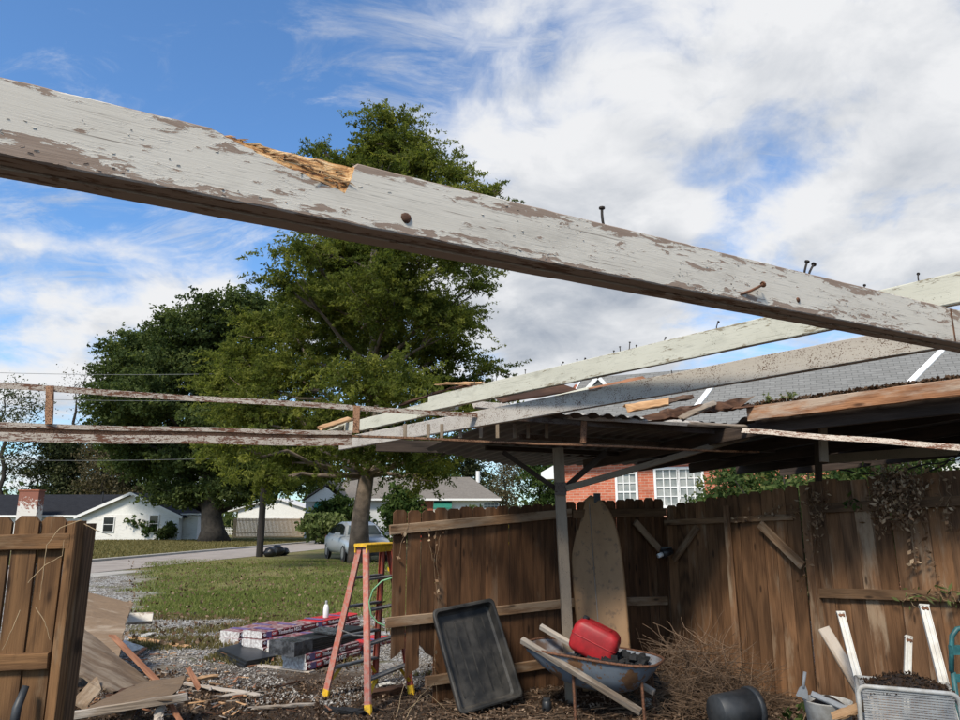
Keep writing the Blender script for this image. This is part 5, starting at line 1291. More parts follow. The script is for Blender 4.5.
stick('stub of brown board standing below the heap', at(127, 722, 6.1), at(134, 704, 6.2), .07, .03, 'rail_wood', (0, -1, .3), .004)
stick('pale splintered stub beside the brown stub', at(158, 722, 6.1), at(160, 706, 6.2), .06, .03, 'grey_wood', (0, -1, .3), .012)
stick('grey board end behind the gate post', at(80, 704, 6.3), at(98, 684, 6.4), .14, .02, 'plywood', (0, -1, .5), .004)
for k, (a, b_) in enumerate((((372, 698), (405, 692)), ((328, 713), (362, 716)), ((250, 712), (310, 708)), ((215, 700), (262, 695)), ((278, 690), (300, 684)))):
    stick(('rotten dark log between the ladder feet', 'charred dark stick at the bottom edge below the ladder', 'thin brown stick on the dirt left of the ladder', 'second thin stick on the dirt beside the debris', 'short stick below the black ridge pack')[k], gr(*a)+Vector((0, 0, .03)), gr(*b_)+Vector((0, 0, .03)), (.09, .05, .025, .02, .02)[k], (.07, .04, .02, .015, .015)[k], ('rot_wood', 'charcoal', 'grey_wood', 'grey_wood', 'rot_wood')[k], (0, -.2, 1), .006)
stick('white chip of trim lying by the ladder right foot', gr(382, 688)+Vector((0, 0, .03)), gr(391, 686)+Vector((0, 0, .03)), .05, .02, 'white_paint', (0, -.2, 1), .004)
mb = MB()
for k in range(240):
    px, py = random.gauss(170, 55), random.uniform(655, 722); p = gr(max(90, px), py); p.z = .015+abs(random.gauss(0, .025)); an = random.uniform(0, 3.14); L = random.uniform(.03, .16)
    e = Vector((math.cos(an), math.sin(an), random.gauss(0, .15)))*L; s = Vector((-math.sin(an), math.cos(an), 0))*random.uniform(.004, .016); h = Vector((0, 0, random.uniform(.003, .010)))
    mb.add([p-s, p+s, p+e+s*.3, p+e-s*.3, p-s+h, p+s+h, p+e+s*.2+h, p+e-s*.2+h], [(0, 1, 2, 3), (4, 7, 6, 5), (0, 4, 5, 1), (1, 5, 6, 2), (2, 6, 7, 3), (3, 7, 4, 0)], random.choice((0, 0, 1, 2)))
tag(mb.build('splinter_scraps', ['grey_wood', 'red_wood', 'tan_wood']), 'small wood splinters strewn around the debris heap', 'debris', kind='stuff')
# dark handle leaning on the gate
mb = MB(); mb.tube([at(13, 730, 3.85), at(17, 708, 3.88), at(26, 686, 3.92)], [.022, .022, .017], 10); tag(mb.build('tool_handle', 'pot_black', smooth=True), 'black rubber tool handle leaning on the left gate', 'handle')

# ---- thin dead vines
def vine(name, label, paths, rad, leaves, lm, stem, lsize, Mcat='vine', spread=.02, group=None, elong=1.9, droop=.6):
    th = thing(name, label, Mcat, paths[0][0], group); mb = MB(); P = []
    for pth in paths:
        pts = []
        for a, b_ in zip(pth, pth[1:]):
            for i in range(5): pts.append(Vector(a).lerp(Vector(b_), i/5)+Vector([random.gauss(0, spread*.35) for _ in range(3)]))
        pts.append(Vector(pth[-1])); mb.tube(pts, [rad*(1-.6*i/len(pts)) for i in range(len(pts))], 4)
        for _ in range(int(leaves*len(pts))): P.append(tuple(random.choice(pts)+Vector([random.gauss(0, spread) for _ in range(3)])))
    mb.build('stems', stem, th)
    if P: v, f, vr = leaf_quads(np.array(P), lsize, elong, droop=droop, bend=.9); rawmesh('leaves', v, f, vr, lm, th)
    return th
y_ = 3.9
vine('dry_tendril', 'long pale dry tendril trailing down the left gate', [[at(82, 520, y_), at(60, 528, y_), at(47, 545, y_), at(43, 575, y_), at(40, 600, y_)]], .0028, 0, None, 'vine_pale', .01, spread=.003)
vine('dry_tendril', 'curling dry tendril across the gate top rail', [[at(84, 524, y_), at(96, 530, y_), at(112, 536, y_+.2)], [at(28, 583, y_), at(45, 565, y_), at(62, 556, y_), at(64, 540, y_)], [at(36, 608, y_), at(45, 622, y_), at(50, 640, y_)], [at(20, 610, y_), at(8, 640, y_), at(2, 650, y_)]], .0024, 0, None, 'vine_pale', .01, spread=.003)
big = []
for k in range(26):
    a = (random.uniform(742, 790), random.uniform(468, 490)); big.append([F_(*a), F_(a[0]+random.uniform(-14, 14), a[1]+20, .10), F_(a[0]+random.uniform(-25, 25), a[1]+random.uniform(35, 62), .07)])
big = [[F_(p[0], p[1], .09) for p in ((random.uniform(875, 922), random.uniform(468, 486)),)]+[F_(random.uniform(872, 926), random.uniform(490, 505), .12), F_(random.uniform(878, 918), random.uniform(505, 532), .08)] for _ in range(26)]
vine('dead_vine', 'thick clump of brown dead vine hanging over the right fence top', big, .003, 3.4, 'leaf_dead', 'vine_stem', .024, spread=.055)
vine('dead_vine', 'dead vine trailing down the fence post beside the knee brace', [[F_(812, 488), F_(806, 510), F_(812, 540), F_(806, 565), F_(800, 592)], [F_(828, 500), F_(818, 520), F_(815, 548), F_(806, 568)], [F_(796, 495), F_(815, 500), F_(826, 508), F_(820, 525)], [F_(790, 512), F_(805, 505), F_(820, 495)], [F_(822, 486, .1), F_(814, 505, .1), F_(820, 522, .09), F_(812, 545, .09)], [F_(808, 492, .1), F_(818, 512, .1), F_(808, 530, .09)]], .0025, 1.9, 'leaf_dead', 'vine_stem', .022, spread=.035)
vine('dead_vine', 'dead vine strand along the top rail of the braced fence', [[Fg(735, 520), Fg(760, 516), Fg(790, 512), Fg(806, 505)], [Fg(760, 520), Fg(775, 508), Fg(800, 500)]], .0022, 1.4, 'leaf_dead', 'vine_stem', .024, spread=.025)
vine('dead_vine', 'thin dead vine hanging at the far right of the fence', [[F_(944, 476), F_(950, 495), F_(944, 515), F_(952, 532)], [F_(938, 470), F_(940, 500), F_(935, 520)]], .0025, 1.9, 'leaf_dead', 'vine_stem', .022, spread=.03)
vine('dead_vine', 'short dead vine sprig hanging mid fence at right', [[F_(910, 530), F_(914, 550), F_(918, 560)], [F_(905, 572), F_(912, 562)], [F_(922, 520), F_(926, 540), F_(932, 565), F_(938, 580)]], .002, 1.0, 'leaf_dead', 'vine_stem', .026, spread=.02)
vine('dead_vine', 'twisted dead vine climbing the dark fence near its rotted end', [[Fm(437, 700), Fm(434, 650), Fm(438, 600), Fm(434, 560), Fm(438, 520)], [Fm(432, 560), Fm(428, 530)], [Fm(408, 525), Fm(402, 540), Fm(398, 560)], [Fm(440, 535), Fm(436, 560), Fm(440, 600)]], .003, .8, 'leaf_dead', 'vine_stem', .022, spread=.012)
vine('green_sprig', 'pale green sprig growing over the lower rail at right', [[F_(950, 605), F_(940, 592), F_(930, 596)], [F_(956, 604), F_(950, 590), F_(942, 585)], [F_(960, 604), F_(958, 588)], [F_(915, 606), F_(908, 598), F_(900, 600)], [F_(925, 597), F_(905, 592)]], .002, .9, 'leaf_bush_light', 'vine_pale', .018, 'weed', spread=.025, elong=4)
vine('green_sprig', 'few green leaves beside the dead vine on the top rail', [[F_(846, 506), F_(852, 498), F_(858, 505)], [F_(852, 510), F_(846, 500)]], .002, .9, 'leaf_shrub', 'vine_stem', .035, 'weed', spread=.02)
vine('leafless_branch', 'dark bare branches arching over the right fence top', [[F_(905, 488, -.2), F_(930, 470, -.25), F_(965, 455, -.3)], [F_(895, 478, -.2), F_(915, 466, -.2), F_(945, 462, -.25), F_(970, 448, -.25)], [F_(840, 470, -.3), F_(880, 476, -.2), F_(905, 468, -.2)]], .011, .1, 'leaf_dead', 'bark_dark', .03, 'branch', spread=.02)

# ---- black tub leaning on the fence
cTL, cTR, cBR, cBL = at(441, 609, 6.98), at(501, 597, 7.36), at(519, 697, 7.05), at(460, 716, 6.66)
cBL.z = max(cBL.z, .02); cBR.z = max(cBR.z, .03)
x = (cTR-cTL).normalized(); nn = x.cross(cTL-cBL).normalized(); nn = nn if nn.y < 0 else -nn; y = nn.cross(x); Wt = (cTR-cTL).length; Ht = (cTL-cBL).length
if y.z < 0: y = -y; 
Mt = basis(cBL, x, y, x.cross(y)); sz = 1 if x.cross(y).y < 0 else -1
tb = thing('plastic_tub', 'shallow black plastic tub leaning against the dark fence', 'tub', cBL)
def rr(w, h, r, n=5):
    o_ = []
    for cx, cy_, a0 in ((w-r, r, -90), (w-r, h-r, 0), (r, h-r, 90), (r, r, 180)):
        for i in range(n+1): a = R(a0+90*i/n); o_.append((cx+r*math.cos(a), cy_+r*math.sin(a)))
    return o_
def ins(pts, w, h, k): return [((px-w/2)*(1-2*k/w)+w/2, (py-h/2)*(1-2*k/h)+h/2) for px, py in pts]
o_ = rr(Wt, Ht, .05); prof = [(0, 0), (0, .012), (.012, .018), (.03, .014), (.042, -.06), (.06, -.075)]
mb = MB(); mb.loft([[(a, b_, sz*z) for a, b_ in ins(o_, Wt, Ht, k)] for k, z in prof], cap0=False); mb.loft([[(a, b_, sz*z) for a, b_ in ins(o_, Wt, Ht, k)] for k, z in ((0, 0), (.03, -.07), (.06, -.085))], cap0=False)
mb.build('shell', 'tub_black', tb, Mt)
mb = MB()
for k in range(5): mb.box((Wt*(.2+.15*k), Ht/2, sz*-.072), (.012, Ht*.72, .006))
mb.build('floor_ribs', 'tub_black', tb, Mt)

# ---- old surfboard leaning in the corner
sA, sB = at(606, 690, 7.5), at(591, 496, 8.02); sA.z = .03
sb = thing('old_surfboard', 'stained tan surfboard standing upright in the fence corner', 'surfboard', sA)
Ms = frame(sA, sB, (-.4, -1, .2)); Ls = (sB-sA).length
mb = MB(); rings = []
for i in range(25):
    u_ = i/24; hw = .285*max(0, 1-u_**7)**.58*(1-.12*(1-u_)**2)
    hw = max(hw, .012); cy_ = -.02*(1-u_); tk = .026*(1-.5*u_*u_)
    ring = []
    for k in range(14):
        a = 2*math.pi*k/14; ring.append((Ls*u_, cy_+hw*math.copysign(abs(math.cos(a))**.8, math.cos(a)), tk*math.copysign(abs(math.sin(a))**.7, math.sin(a))+.05*(u_-.5)**2))
    rings.append(ring)
mb.loft(rings); mb.build('deck', 'old_board', sb, Ms, smooth=True)
mb = MB(); mb.sweep(Ls*.93, .008, .006, 10); mb.build('stringer', 'grey_wood', sb, Ms @ T(.04, .02, .030))
c = at(597, 497, 7.98); mb = MB(); mb.sweep(.10, .07, .05, 2, ch=.008); mb.build('nose_guard', 'black_plastic', sb, frame(c+Vector((0, 0, -.06)), c+Vector((0, 0, .05)), (0, -1, 0)))

# ---- wheelbarrow
wc = at(592, 665, 6.75)
ax = (at(655, 672, 6.45)-at(527, 650, 7.0)).normalized(); ayv = Vector((-ax.y, ax.x, 0)).normalized(); azv = ax.cross(ayv)
Mw_ = basis(at(592, 652, 6.75), ax, ayv, azv)
wb = thing('wheelbarrow', 'rusty pale blue steel wheelbarrow with wooden handles', 'wheelbarrow', (wc.x, wc.y, 0))
def oval(a, b_, p_, z, cx=0, n=28):
    return [(cx+a*math.copysign(abs(math.cos(t_))**p_, math.cos(t_)), b_*math.copysign(abs(math.sin(t_))**p_, math.sin(t_)), z) for t_ in [2*math.pi*k/n for k in range(n)]]
mb = MB()
outer = [oval(.60, .34, .62, .0), oval(.575, .325, .62, -.04), oval(.47, .27, .66, -.15, .03), oval(.34, .21, .7, -.24, .06), oval(.22, .15, .75, -.275, .08)]
mb.loft(outer, cap0=False); mb.build('tub', 'barrow_blue', wb, Mw_, smooth=True)
mb = MB(); inner = [oval(.592, .333, .62, .0), oval(.565, .315, .62, -.04), oval(.46, .26, .66, -.145, .03), oval(.33, .2, .7, -.232, .06), oval(.21, .14, .75, -.266, .08)]
mb.loft(inner, cap0=False); mb.build('tub_lining', 'barrow_inside', wb, Mw_, smooth=True)
mb = MB(); rm = oval(.605, .345, .62, .004); mb.tube([Vector(p) for p in rm]+[Vector(rm[0])], .012, 6, cap=False); mb.build('rim', 'rust_iron', wb, Mw_, smooth=True)
hA, hB_ = at(522, 640, 6.75), at(641, 712, 6.15); hB_.z = max(.05, hB_.z)
beam('handle', 'grey_wood', wb, hA, hB_, .045, .05, (0, -.5, 1), n=6)
off = ayv*.42; beam('handle', 'grey_wood', wb, hA+off+Vector((0, 0, .06)), hB_+off+Vector((0, 0, .06)), .04, .045, (0, -.5, 1), n=6)
for px, py, Y in ((641, 672, 6.42), (573, 672, 6.55), (652, 676, 6.75)):
    a = at(px, py, Y); b_ = Vector((a.x+.01, a.y-.02, -.01)); mb = MB(); mb.tube([a+Vector((0, 0, .06)), a, b_], [.013, .013, .012], 6); mb.build('leg', 'rust_iron', wb)
wl = at(644, 690, 7.0); wl.z = .17
mb = MB(); mb.tube([Vector((math.cos(t_)*.14, 0, math.sin(t_)*.14)) for t_ in [2*math.pi*k/18 for k in range(19)]], .032, 8, cap=False); wh = mb.build('wheel', 'tyre', wb, T(wl) @ Matrix.Rotation(math.atan2(ax.y, ax.x), 4, 'Z'), smooth=True)
mb = MB(); mb.tube([(0, -.03, 0), (0, .03, 0)], .10, 12); mb.build('rim', 'rust_iron', wh, WM[wh.name])
# charred debris in the tub (bits are too many to count)
P = []
mb = MB()
for k in range(170):
    x_, y_2 = random.uniform(-.1, .48), random.uniform(-.22, .24); s = random.uniform(.008, .036)
    mb.sweep(s*2.2, s, s*.7, 1, jit=s*.2) if False else None
    M_ = Mw_ @ T(x_, y_2, -.06+random.uniform(0, .09)*(1-abs(y_2)*2.5)) @ Matrix.Rotation(random.uniform(0, 6), 4, 'Z') @ Matrix.Rotation(random.uniform(-.6, .6), 4, 'Y')
    vs2 = [M_ @ Vector((a*s*random.uniform(.8, 1.6), b_*s*random.uniform(.6, 1.1), c_*s*random.uniform(.5, .9))) for a in (-1, 1) for b_ in (-1, 1) for c_ in (-1, 1)]
    mb.add(vs2, [(0, 1, 3, 2), (4, 6, 7, 5), (0, 4, 5, 1), (2, 3, 7, 6), (0, 2, 6, 4), (1, 5, 7, 3)])
tag(mb.build('charred_debris', 'charcoal'), 'black charred scraps filling the wheelbarrow tub', 'debris', kind='stuff')
# red fuel can in the tub
Mc_ = basis(at(595, 640, 6.62), Vector((.83, -.28, -.42)).normalized(), Vector((.30, .95, -.02)).normalized(), Vector((0, 0, 1)))
xx = Vector((.86, -.30, -.40)).normalized(); yy2 = Vector((.33, .94, 0)); yy2 = (yy2-xx*yy2.dot(xx)).normalized(); Mc_ = basis(at(595, 641, 6.68), xx, yy2, xx.cross(yy2))
fc = thing('fuel_can', 'bright red plastic fuel can lying in the wheelbarrow', 'fuel can', M=Mc_)
mb = MB(); rings = []
for z, k in ((-.125, .80), (-.10, .95), (-.04, 1.0), (.06, 1.0), (.10, .93), (.128, .72)):
    rings.append([((a-.18)*k*1.12, (b_-.12)*k*1.1, z*1.1) for a, b_ in rr(.36, .24, .05, 4)])
mb.loft(rings); mb.build('body', 'can_red', fc, Mc_, smooth=False)
mb = MB(); mb.tube([(-.10, .11, .05), (-.09, .155, .05), (.0, .165, .05), (.09, .155, .05), (.10, .11, .05)], .016, 8); mb.build('grip', 'can_red', fc, Mc_, smooth=True)
mb = MB(); mb.tube([Vector(((a-.18)*1.125, (b_-.12)*1.105, .008)) for a, b_ in rr(.36, .24, .05, 4)+rr(.36, .24, .05, 4)[:1]], .005, 5, cap=False); mb.build('seam', 'can_red', fc, Mc_, smooth=True)
mb = MB(); mb.prism(ins(rr(.20, .12, .02, 3), .20, .12, 0), 0, .006, T(-.10, -.06, .139)); mb.build('raised_panel', 'can_red', fc, Mc_)
mb = MB(); lathe(mb, [(.028, .115), (.028, .155), (.018, .162)], (-.14, 0, 0), n=14); mb.build('cap', 'black_plastic', fc, Mc_)
for o_ in fc.children:
    if o_.name.startswith('body'):
        bv = o_.modifiers.new('bevel', 'BEVEL'); bv.width = .011; bv.segments = 2; o_.data.polygons.foreach_set('use_smooth', [True]*len(o_.data.polygons))
# ---- tangled brush pile
bp_ = thing('brush_pile', 'tangled heap of dry brown twigs beside the wheelbarrow', 'brush', gr(705, 705))
mb = MB(); c = at(702, 690, 6.95); c.z = 0
for k in range(1100):
    a = random.uniform(0, 2*math.pi); r_ = random.random()**.5; x_ = c.x+.55*r_*math.cos(a)+random.gauss(0, .08); y_2 = c.y+.38*r_*math.sin(a)
    hmax = .60*max(.08, 1-r_**2*.9); z = random.uniform(.02, hmax); p = Vector((x_, y_2, z)); d = Vector((random.gauss(0, 1), random.gauss(0, .6), random.gauss(0, .45))).normalized(); pts = []
    cur = Vector((random.gauss(0, 1), random.gauss(0, 1), random.gauss(0, .7)))*.5
    for s in range(9):
        pts.append(p.copy()); d = (d+cur*.16+Vector([random.gauss(0, .12) for _ in range(3)])).normalized(); p = p+d*random.uniform(.035, .07)
        if p.z < .01: p.z = .01; d.z = abs(d.z)
    r0 = random.uniform(.0016, .0042); mb.tube(pts, [r0*(1-.5*i/9) for i in range(9)], 3, cap=False)
o = mb.build('twigs', 'twig', bp_); o['kind'] = 'stuff'
mb = MB()
for k in range(150):                                               # fallen twigs around it
    px = random.uniform(400, 860); p = gr(px, random.uniform(690, 724)); p.z = .012; a = random.gauss(0, .5)+(math.pi if random.random() < .5 else 0); pts = []
    for s in range(6): pts.append(p.copy()); a += random.gauss(0, .18); p = p+Vector((math.cos(a), math.sin(a), 0))*random.uniform(.05, .12); p.z = .012+abs(random.gauss(0, .012))
    mb.tube(pts, random.uniform(.0018, .0045), 4, cap=False)
tag(mb.build('fallen_twigs', 'twig'), 'dry twigs scattered on the dirt in front of the fence', 'twigs', kind='stuff')
vine('dry_tendril', 'pale dry stems looping on the ground below the rotted fence end', [[gr(396, 720)+Vector((0, 0, .02)), gr(410, 690)+Vector((0, -.3, .25)), gr(425, 680)+Vector((0, -.5, .3))], [gr(400, 715), gr(430, 700)+Vector((0, -.2, .1)), gr(448, 712)], [gr(405, 720), gr(420, 712)+Vector((0, -.1, .15)), gr(442, 690)+Vector((0, -.4, .2))]], .003, 0, None, 'vine_pale', .02, spread=.01)
# ---- black pot on its side
pc = gr(736, 722); pc = at(736, 710, 6.2); Mp = basis(Vector((pc.x, pc.y, .172)), Vector((0, 0, 1)), Vector((.30, -.95, 0)).normalized(), Vector((.95, .30, 0)).normalized())
pt = thing('plant_pot', 'black plastic plant pot lying on its side by the brush heap', 'pot', (pc.x, pc.y, 0))
mb = MB(); lathe(mb, [(.125, -.19), (.13, -.185), (.16, .13), (.158, .13), (.128, -.17)], (0, 0, 0), n=24); mb.build('body', 'pot_black', pt, Mp, smooth=True)
mb = MB(); lathe(mb, [(.162, .12), (.172, .125), (.172, .165), (.158, .168), (.156, .12)], (0, 0, 0), n=24); mb.build('rim', 'pot_black', pt, Mp, smooth=True)
# crumpled white cup and small black jar by the barrow
p = gr(649, 708); bag('crumpled white cup on the dirt beside the wheelbarrow wheel', (p.x, p.y, .05), .06, 'white_dirty', 'crumpled_cup', .9, 'cup')
p = gr(547, 711); cj = thing('black_jar', 'small black jar standing on the dirt before the fence', 'jar', p); mb = MB(); lathe(mb, [(.04, 0), (.045, .01), (.042, .08), (.03, .09)], p); mb.build('body', 'black_plastic', cj, smooth=True)
mb = MB(); lathe(mb, [(.034, .088), (.034, .105), (.03, .108)], p); mb.build('lid', 'pot_black', cj)
# lamp on the fence corner
lp = at(664, 553, 8.2); fl = thing('flood_lamp', 'small black floodlight with white end under the fence brace', 'lamp', lp)
mb = MB(); mb.tube([lp+Vector((.09, .02, .02)), lp+Vector((-.03, -.04, -.01))], [.035, .05], 10); mb.build('housing', 'black_plastic', fl, smooth=True)
mb = MB(); mb.tube([lp+Vector((-.032, -.042, -.012)), lp+Vector((-.085, -.065, -.03))], [.026, .024], 10); mb.build('bulb', 'trim_white', fl, smooth=True)
mb = MB(); mb.box((lp.x+.04, lp.y+.05, lp.z+.04), (.12, .03, .05)); mb.build('bracket', 'black_plastic', fl)

# ---- white trims leaning on the right fence
def trim(label, a, b_, w=.055, t_=.035):
    th = thing('trim_strip', label, 'trim', a, 'white trim strips leaning on the fence'); M = frame(a, b_, (-.3, -1, .1)); L = (b_-a).length
    mb = MB(); h = w/2; sec = [(-h, -t_/2), (h, -t_/2), (h, t_/2), (h*.55, t_/2), (h*.5, t_/2-.008), (h*.15, t_/2-.008), (h*.1, t_/2), (-h*.3, t_/2), (-h*.35, t_/2-.008), (-h*.75, t_/2-.008), (-h*.8, t_/2), (-h, t_/2)]
    mb.loft([[(x_, y_, z_) for y_, z_ in sec] for x_ in (0, L*.5, L)]); mb.build('strip', 'white_paint', th, M)
    mb = MB(); mb.sweep(.014, w*1.15, t_*1.1, 1, jit=.003); mb.build('end_cap', 'white_dirty', th, M @ T(L, 0, 0))
    mb = MB(); mb.sweep(.02, w*.9, t_*1.03, 1, jit=.003); mb.build('rust_mark', 'rust_iron', th, M @ T(L-.03, 0, .0015)); return th
def foot(px, py, Y): p = at(px, py, Y); p.z = 0; return p
trim('left of three white trim strips, leaning right over the brown plank', foot(882, 760, 5.25), at(841, 614, 5.95))
trim('short upright white trim strip behind the patio chair', foot(902, 740, 5.5), at(908.5, 638, 5.75), .045)
trim('longest white trim strip leaning at the far right', foot(968, 760, 4.95), at(924, 607, 5.6), .06)
stick('grey-brown plank leaning low on the right fence', foot(900, 745, 5.6), at(824, 629, 6.45), .095, .04, 'grey_wood', (-.3, -1, .2), .002, name='leaning_plank', ends=.006)

# ---- overturned patio chair
chx, chY = at(907, 690, 4.95).x, 4.95; zc = at(907, 690, 4.95).z
hw = (at(951, 690, 4.95).x-at(863, 690, 4.95).x)/2
pc_ = thing('patio_chair', 'overturned white patio chair with grey mesh, bottom right', 'chair', (chx, chY, 0))
mb = MB(); r_ = .05; pts = [Vector((chx-hw, chY+.02, .0)), Vector((chx-hw, chY, zc-r_))]
pts += [Vector((chx-hw+r_-r_*math.cos(a), chY, zc-r_+r_*math.sin(a))) for a in (.4, .8, 1.2, 1.57)]
pts += [Vector((chx+hw-r_+r_*math.sin(a), chY, zc-r_+r_*math.cos(a))) for a in (0, .4, .8, 1.2, 1.57)]+[Vector((chx+hw, chY+.02, 0))]
mb.tube(pts, .015, 8); mb.build('back_frame', 'white_dirty', pc_, smooth=True)
mb = MB(); n = 34
for i in range(n): z = zc-.02-(zc-.10)*i/n; mb.box((chx, chY+.004*(i % 2), z), (2*hw-.05, .005, (zc-.10)/n*.72))
for i in range(22): mb.box((chx-hw+.04+(2*hw-.08)*i/21, chY+.007, zc/2+.03), (.006, .004, zc-.10))
o = mb.build('back_mesh', 'mesh_fabric', pc_); o['kind'] = 'stuff'
mb = MB()
for s in (-1, 1): mb.tube([(chx+s*hw*.98, chY+.02, zc-.06), (chx+s*hw*.98, chY+.45, zc-.03)], .013, 8)
mb.tube([(chx-hw*.98, chY+.45, zc-.03), (chx+hw*.98, chY+.45, zc-.03)], .013, 8); mb.build('seat_frame', 'white_dirty', pc_, smooth=True)
mb = MB(); mb.box((chx, chY+.235, zc-.045), (2*hw*.94, .42, .008)); mb.build('seat_mesh', 'mesh_fabric', pc_)
for s in (-1, 1):
    mb = MB(); mb.tube([(chx+s*hw*.98, chY+.45, zc-.03), (chx+s*hw*1.0, chY+.5, 0)], .013, 8); mb.build('leg', 'white_dirty', pc_, smooth=True)
hp = MB(); rings = []
for j in range(9):
    ring = []
    for i in range(17):
        u_ = i/16*2-1; w_ = j/8*2-1; z = .085*max(0, 1-u_*u_)*max(0, 1-w_*w_)**.7*(1+.4*mnoise.noise(Vector((i*.5, j*.7, 2)))); ring.append((chx+.02+u_*hw*.86, chY+.22+w_*.19, zc-.04+z))
    rings.append(ring)
v = [p for r in rings for p in r]; hp.add(v, [(j*17+i, j*17+i+1, (j+1)*17+i+1, (j+1)*17+i) for j in range(8) for i in range(16)]); hs_ = thing('soil_heap', 'dark crumbly leaf mould heaped on the overturned chair', 'soil', (chx, chY, zc-.04)); hp.build('mound', 'soil', hs_, smooth=True)
P = np.array([random.choice(v) for _ in range(700)])+rng.normal(size=(700, 3))*np.array([.015, .012, .004])+np.array([0, 0, .006]); v2, f, vr = leaf_quads(P, .016, 1.6, var=rng.random(700)*.55); o = rawmesh('leaf_bits', v2, f, vr, 'leaf_litter', hs_); o['kind'] = 'stuff'
yaw_ = -math.atan2(chx, chY)*.85
pc_.rotation_euler.z = yaw_; hs_.rotation_euler.z = yaw_
# ---- white bucket with scraps, trowel
bc = at(829, 716, 5.75); bc.z = 0; bk = thing('white_bucket', 'dirty white bucket full of scraps near the bottom right', 'bucket', bc)
zt_ = at(829, 700, 5.75).z
mb = MB(); lathe(mb, [(.13, 0), (.165, zt_-.01), (.172, zt_), (.158, zt_), (.15, zt_-.05), (.12, .03)], bc, n=22); mb.build('body', 'white_dirty', bk, smooth=True)
mb = MB(); lathe(mb, [(.15, zt_-.05), (.08, zt_+.0), (.02, zt_+.03)], bc, n=14); mb.build('contents', 'soil', bk)
stick('grey plastic pipe sloping over the white bucket', at(812, 694, 5.7), at(853, 712, 5.5), .04, .03, 'grey_plastic', (0, -1, .4), .002, name='plastic_pipe', cat='pipe', ends=.003)
stick('cream board lying beside the white bucket', at(836, 716, 5.4), at(864, 706, 5.35), .07, .03, 'tan_wood', (0, -.6, 1), .004)
tw = at(802, 698, 5.75); tr_ = thing('garden_trowel', 'grey garden trowel standing by the white bucket', 'trowel', Vector((tw.x, tw.y, 0)))
mb = MB(); mb.tube([at(803, 688, 5.72), at(805, 672, 5.75)], [.011, .013], 8); mb.build('handle', 'grey_plastic', tr_, smooth=True)
mb = MB(); mb.prism([(-.045, 0), (.045, 0), (.03, .06), (0, .10), (-.03, .06)], -.006, .006, basis(at(802, 698, 5.72), Vector((.94, 0, -.34)), Vector((.3, .1, .95)).normalized(), Vector((0.03, -1, .1)).normalized())); mb.build('blade', 'grey_plastic', tr_)
vine('ground_weed', 'small green weed at the bottom edge below the bucket', [[gr(800, 730), gr(798, 716)+Vector((0, -.2, .1)), gr(790, 712)+Vector((0, -.3, .12))], [gr(806, 730), gr(808, 715)+Vector((0, -.2, .12))], [gr(812, 730), gr(818, 714)+Vector((0, -.2, .1))], [gr(785, 728), gr(782, 718)+Vector((0, -.1, .08))]], .003, 1.6, 'leaf_shrub', 'vine_pale', .04, 'weed', spread=.03)
# ---- teal garden chair arm at the right edge
ta = thing('teal_chair', 'teal metal garden chair arm cut by the right edge', 'chair', foot(968, 700, 5.2))
def tp(px, py, o=0): return at(px, py, 5.2+o)
mb = MB(); mb.tube([tp(951.5, 672), tp(951.5, 648), tp(952, 636), tp(957, 629), tp(966, 627), tp(980, 628)], .017, 8); mb.build('arm_tube', 'teal_metal', ta, smooth=True)
mb = MB(); mb.box((0, 0, 0), (.22, .03, .06)); mb.box((0, 0, -.18), (.22, .03, .05)); mb.build('cross_plate', 'teal_metal', ta, T(tp(966, 650)))
q = tp(953, 672); mb = MB(); mb.tube([q, Vector((q.x, q.y, 0))], .017, 8); mb.build('leg', 'teal_metal', ta, smooth=True)
q = tp(985, 628); mb = MB(); mb.tube([q, Vector((q.x, q.y+.1, 0))], .017, 8); mb.build('leg', 'teal_metal', ta, smooth=True)

# ================================================================== PARKED CAR
Dc = gr(360, 562).y+1.2; hd_ = Vector((.40, -.917, 0)).normalized(); lf = Vector((-hd_.y, hd_.x, 0))   # heading, left side
cc = on(358, Dc+.6); Mcar = basis(cc, hd_, lf, Vector((0, 0, 1))) @ Matrix.Scale(1.12, 4)
car = thing('parked_car', 'silver sedan parked on the lawn behind the cypress trunk', 'car', M=Mcar)
sec_x = [-2.32, -2.25, -1.9, -1.2, -.6, 0, .6, 1.2, 1.8, 2.15, 2.3]
hw_ = [.70, .80, .87, .90, .905, .905, .90, .89, .86, .78, .62]; zt = [.80, .92, .98, 1.0, 1.0, .99, .98, .95, .88, .78, .62]; zl = [.42, .30, .24, .20, .20, .20, .20, .20, .22, .26, .36]
mb = MB(); rings = []
for x_, w_, a, b_ in zip(sec_x, hw_, zt, zl):
    rings.append([(x_, -w_*.86, b_), (x_, -w_, b_+.16), (x_, -w_, a-.22), (x_, -w_*.95, a-.06), (x_, -w_*.8, a), (x_, w_*.8, a), (x_, w_*.95, a-.06), (x_, w_, a-.22), (x_, w_, b_+.16), (x_, w_*.86, b_)])
mb.loft(rings)
cab = [(-1.75, .70, .97), (-1.15, .60, 1.36), (-.5, .575, 1.46), (.25, .575, 1.46), (.75, .60, 1.34), (1.28, .72, .95)]
bd = mb.build('body', 'car_silver', car, Mcar, smooth=True)
bv = bd.modifiers.new('s', 'SUBSURF'); bv.levels = 1; bv.render_levels = 1
mb = MB(); rings = []
for x_, w_, z_ in cab: rings.append([(x_, -max(w_, .72)*1.08, .93), (x_, -w_*1.04, z_-.05), (x_, -w_*.85, z_), (x_, w_*.85, z_), (x_, w_*1.04, z_-.05), (x_, max(w_, .72)*1.08, .93)])
mb.loft(rings); mb.build('cabin', 'car_silver', car, Mcar, smooth=False)
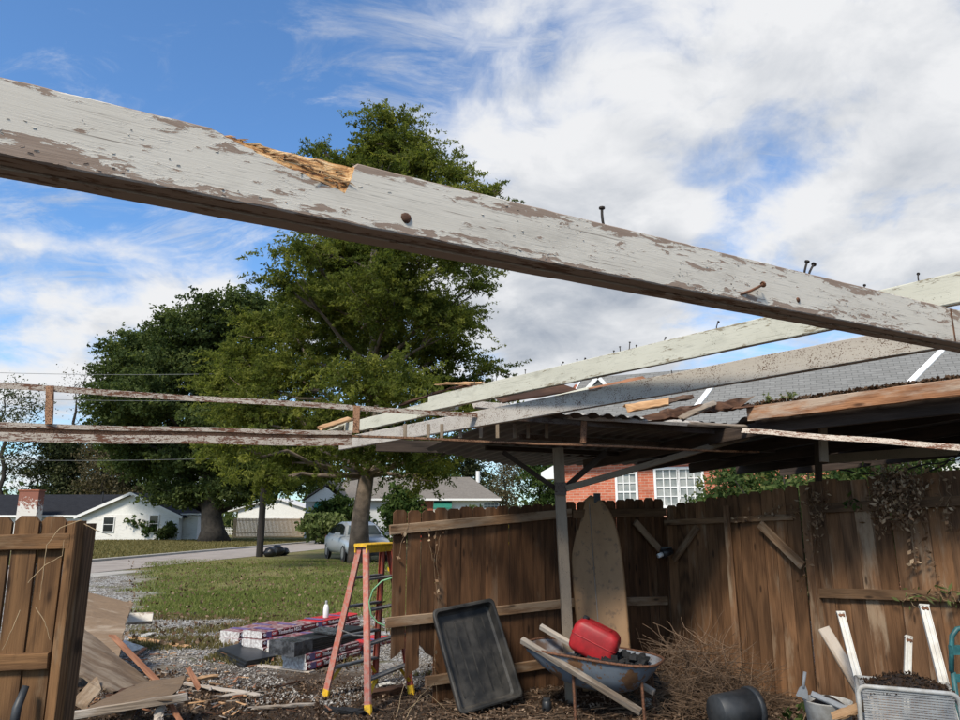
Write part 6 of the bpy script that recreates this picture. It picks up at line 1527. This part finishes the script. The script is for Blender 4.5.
def gpanel(pts, nm, mt_='glass_dark', th_=.012):
    P_ = [Vector(p) for p in pts]; nn = (P_[1]-P_[0]).cross(P_[2]-P_[0]).normalized(); ctr_ = Vector((0, 0, 1.0))
    if nn.dot(P_[0]-ctr_) < 0: nn = -nn
    mb = MB(); n_v = len(P_); mb.add([p+nn*.004 for p in P_]+[p+nn*th_ for p in P_], [tuple(range(n_v)), tuple(range(n_v, 2*n_v))]+[(i, (i+1) % n_v, n_v+(i+1) % n_v, n_v+i) for i in range(n_v)]); mb.build(nm, mt_, car, Mcar)
gpanel([(1.22, -.66, .99), (1.22, .66, .99), (.80, .52, 1.32), (.80, -.52, 1.32)], 'windscreen', 'pane_glass')
gpanel([(-1.70, -.62, 1.0), (-1.70, .62, 1.0), (-1.20, .52, 1.33), (-1.20, -.52, 1.33)], 'rear_window')
for s in (-1, 1):
    for pl2 in ([(-1.42, .775, 1.0), (-.66, .778, 1.0), (-.62, .625, 1.38), (-1.08, .645, 1.32)], [(-.56, .778, 1.0), (.30, .778, 1.0), (.24, .625, 1.38), (-.52, .625, 1.38)], [(.36, .778, 1.0), (1.0, .778, 1.0), (.70, .65, 1.30), (.32, .628, 1.37)]):
        gpanel([(a, s*(b_+.006), c_) for a, b_, c_ in pl2], 'side_window')
    for x_ in (-1.42, 1.40):
        Mwh = Mcar @ T(x_, s*.80, .33); mb = MB(); mb.tube([Vector((math.cos(t_)*.25, 0, math.sin(t_)*.25)) for t_ in [2*math.pi*k/20 for k in range(21)]], .09, 8, cap=False); wh = mb.build('wheel', 'tyre', car, Mwh, smooth=True)
        mb = MB(); mb.tube([(0, -.06, 0), (0, s*.085, 0)], .19, 14); mb.build('rim', 'rim_silver', wh, Mwh)
        mb = MB(); mb.tube([(0, -.05, 0), (0, s*.06, 0)], .385, 18); mb.build('wheel_arch', 'car_trim', car, Mwh)
    mb = MB(); mb.box((2.16, s*.60, .66), (.16, .30, .13)); mb.build('headlight', 'lamp_clear', car, Mcar)
    mb = MB(); mb.box((-2.25, s*.62, .82), (.10, .30, .16)); mb.build('tail_light', 'lamp_red', car, Mcar)
    mb = MB(); mb.box((.95, s*.98, 1.02), (.12, .18, .12)); mb.build('mirror', 'car_silver', car, Mcar)
    mb = MB(); mb.box((-.35, s*.915, .80), (.18, .03, .03)); mb.build('door_handle', 'car_silver', car, Mcar)
mb = MB(); mb.box((2.24, 0, .56), (.10, .8, .14)); mb.build('grille', 'car_trim', car, Mcar)
mb = MB(); mb.box((2.26, 0, .34), (.12, 1.3, .10)); mb.build('bumper', 'car_trim', car, Mcar)
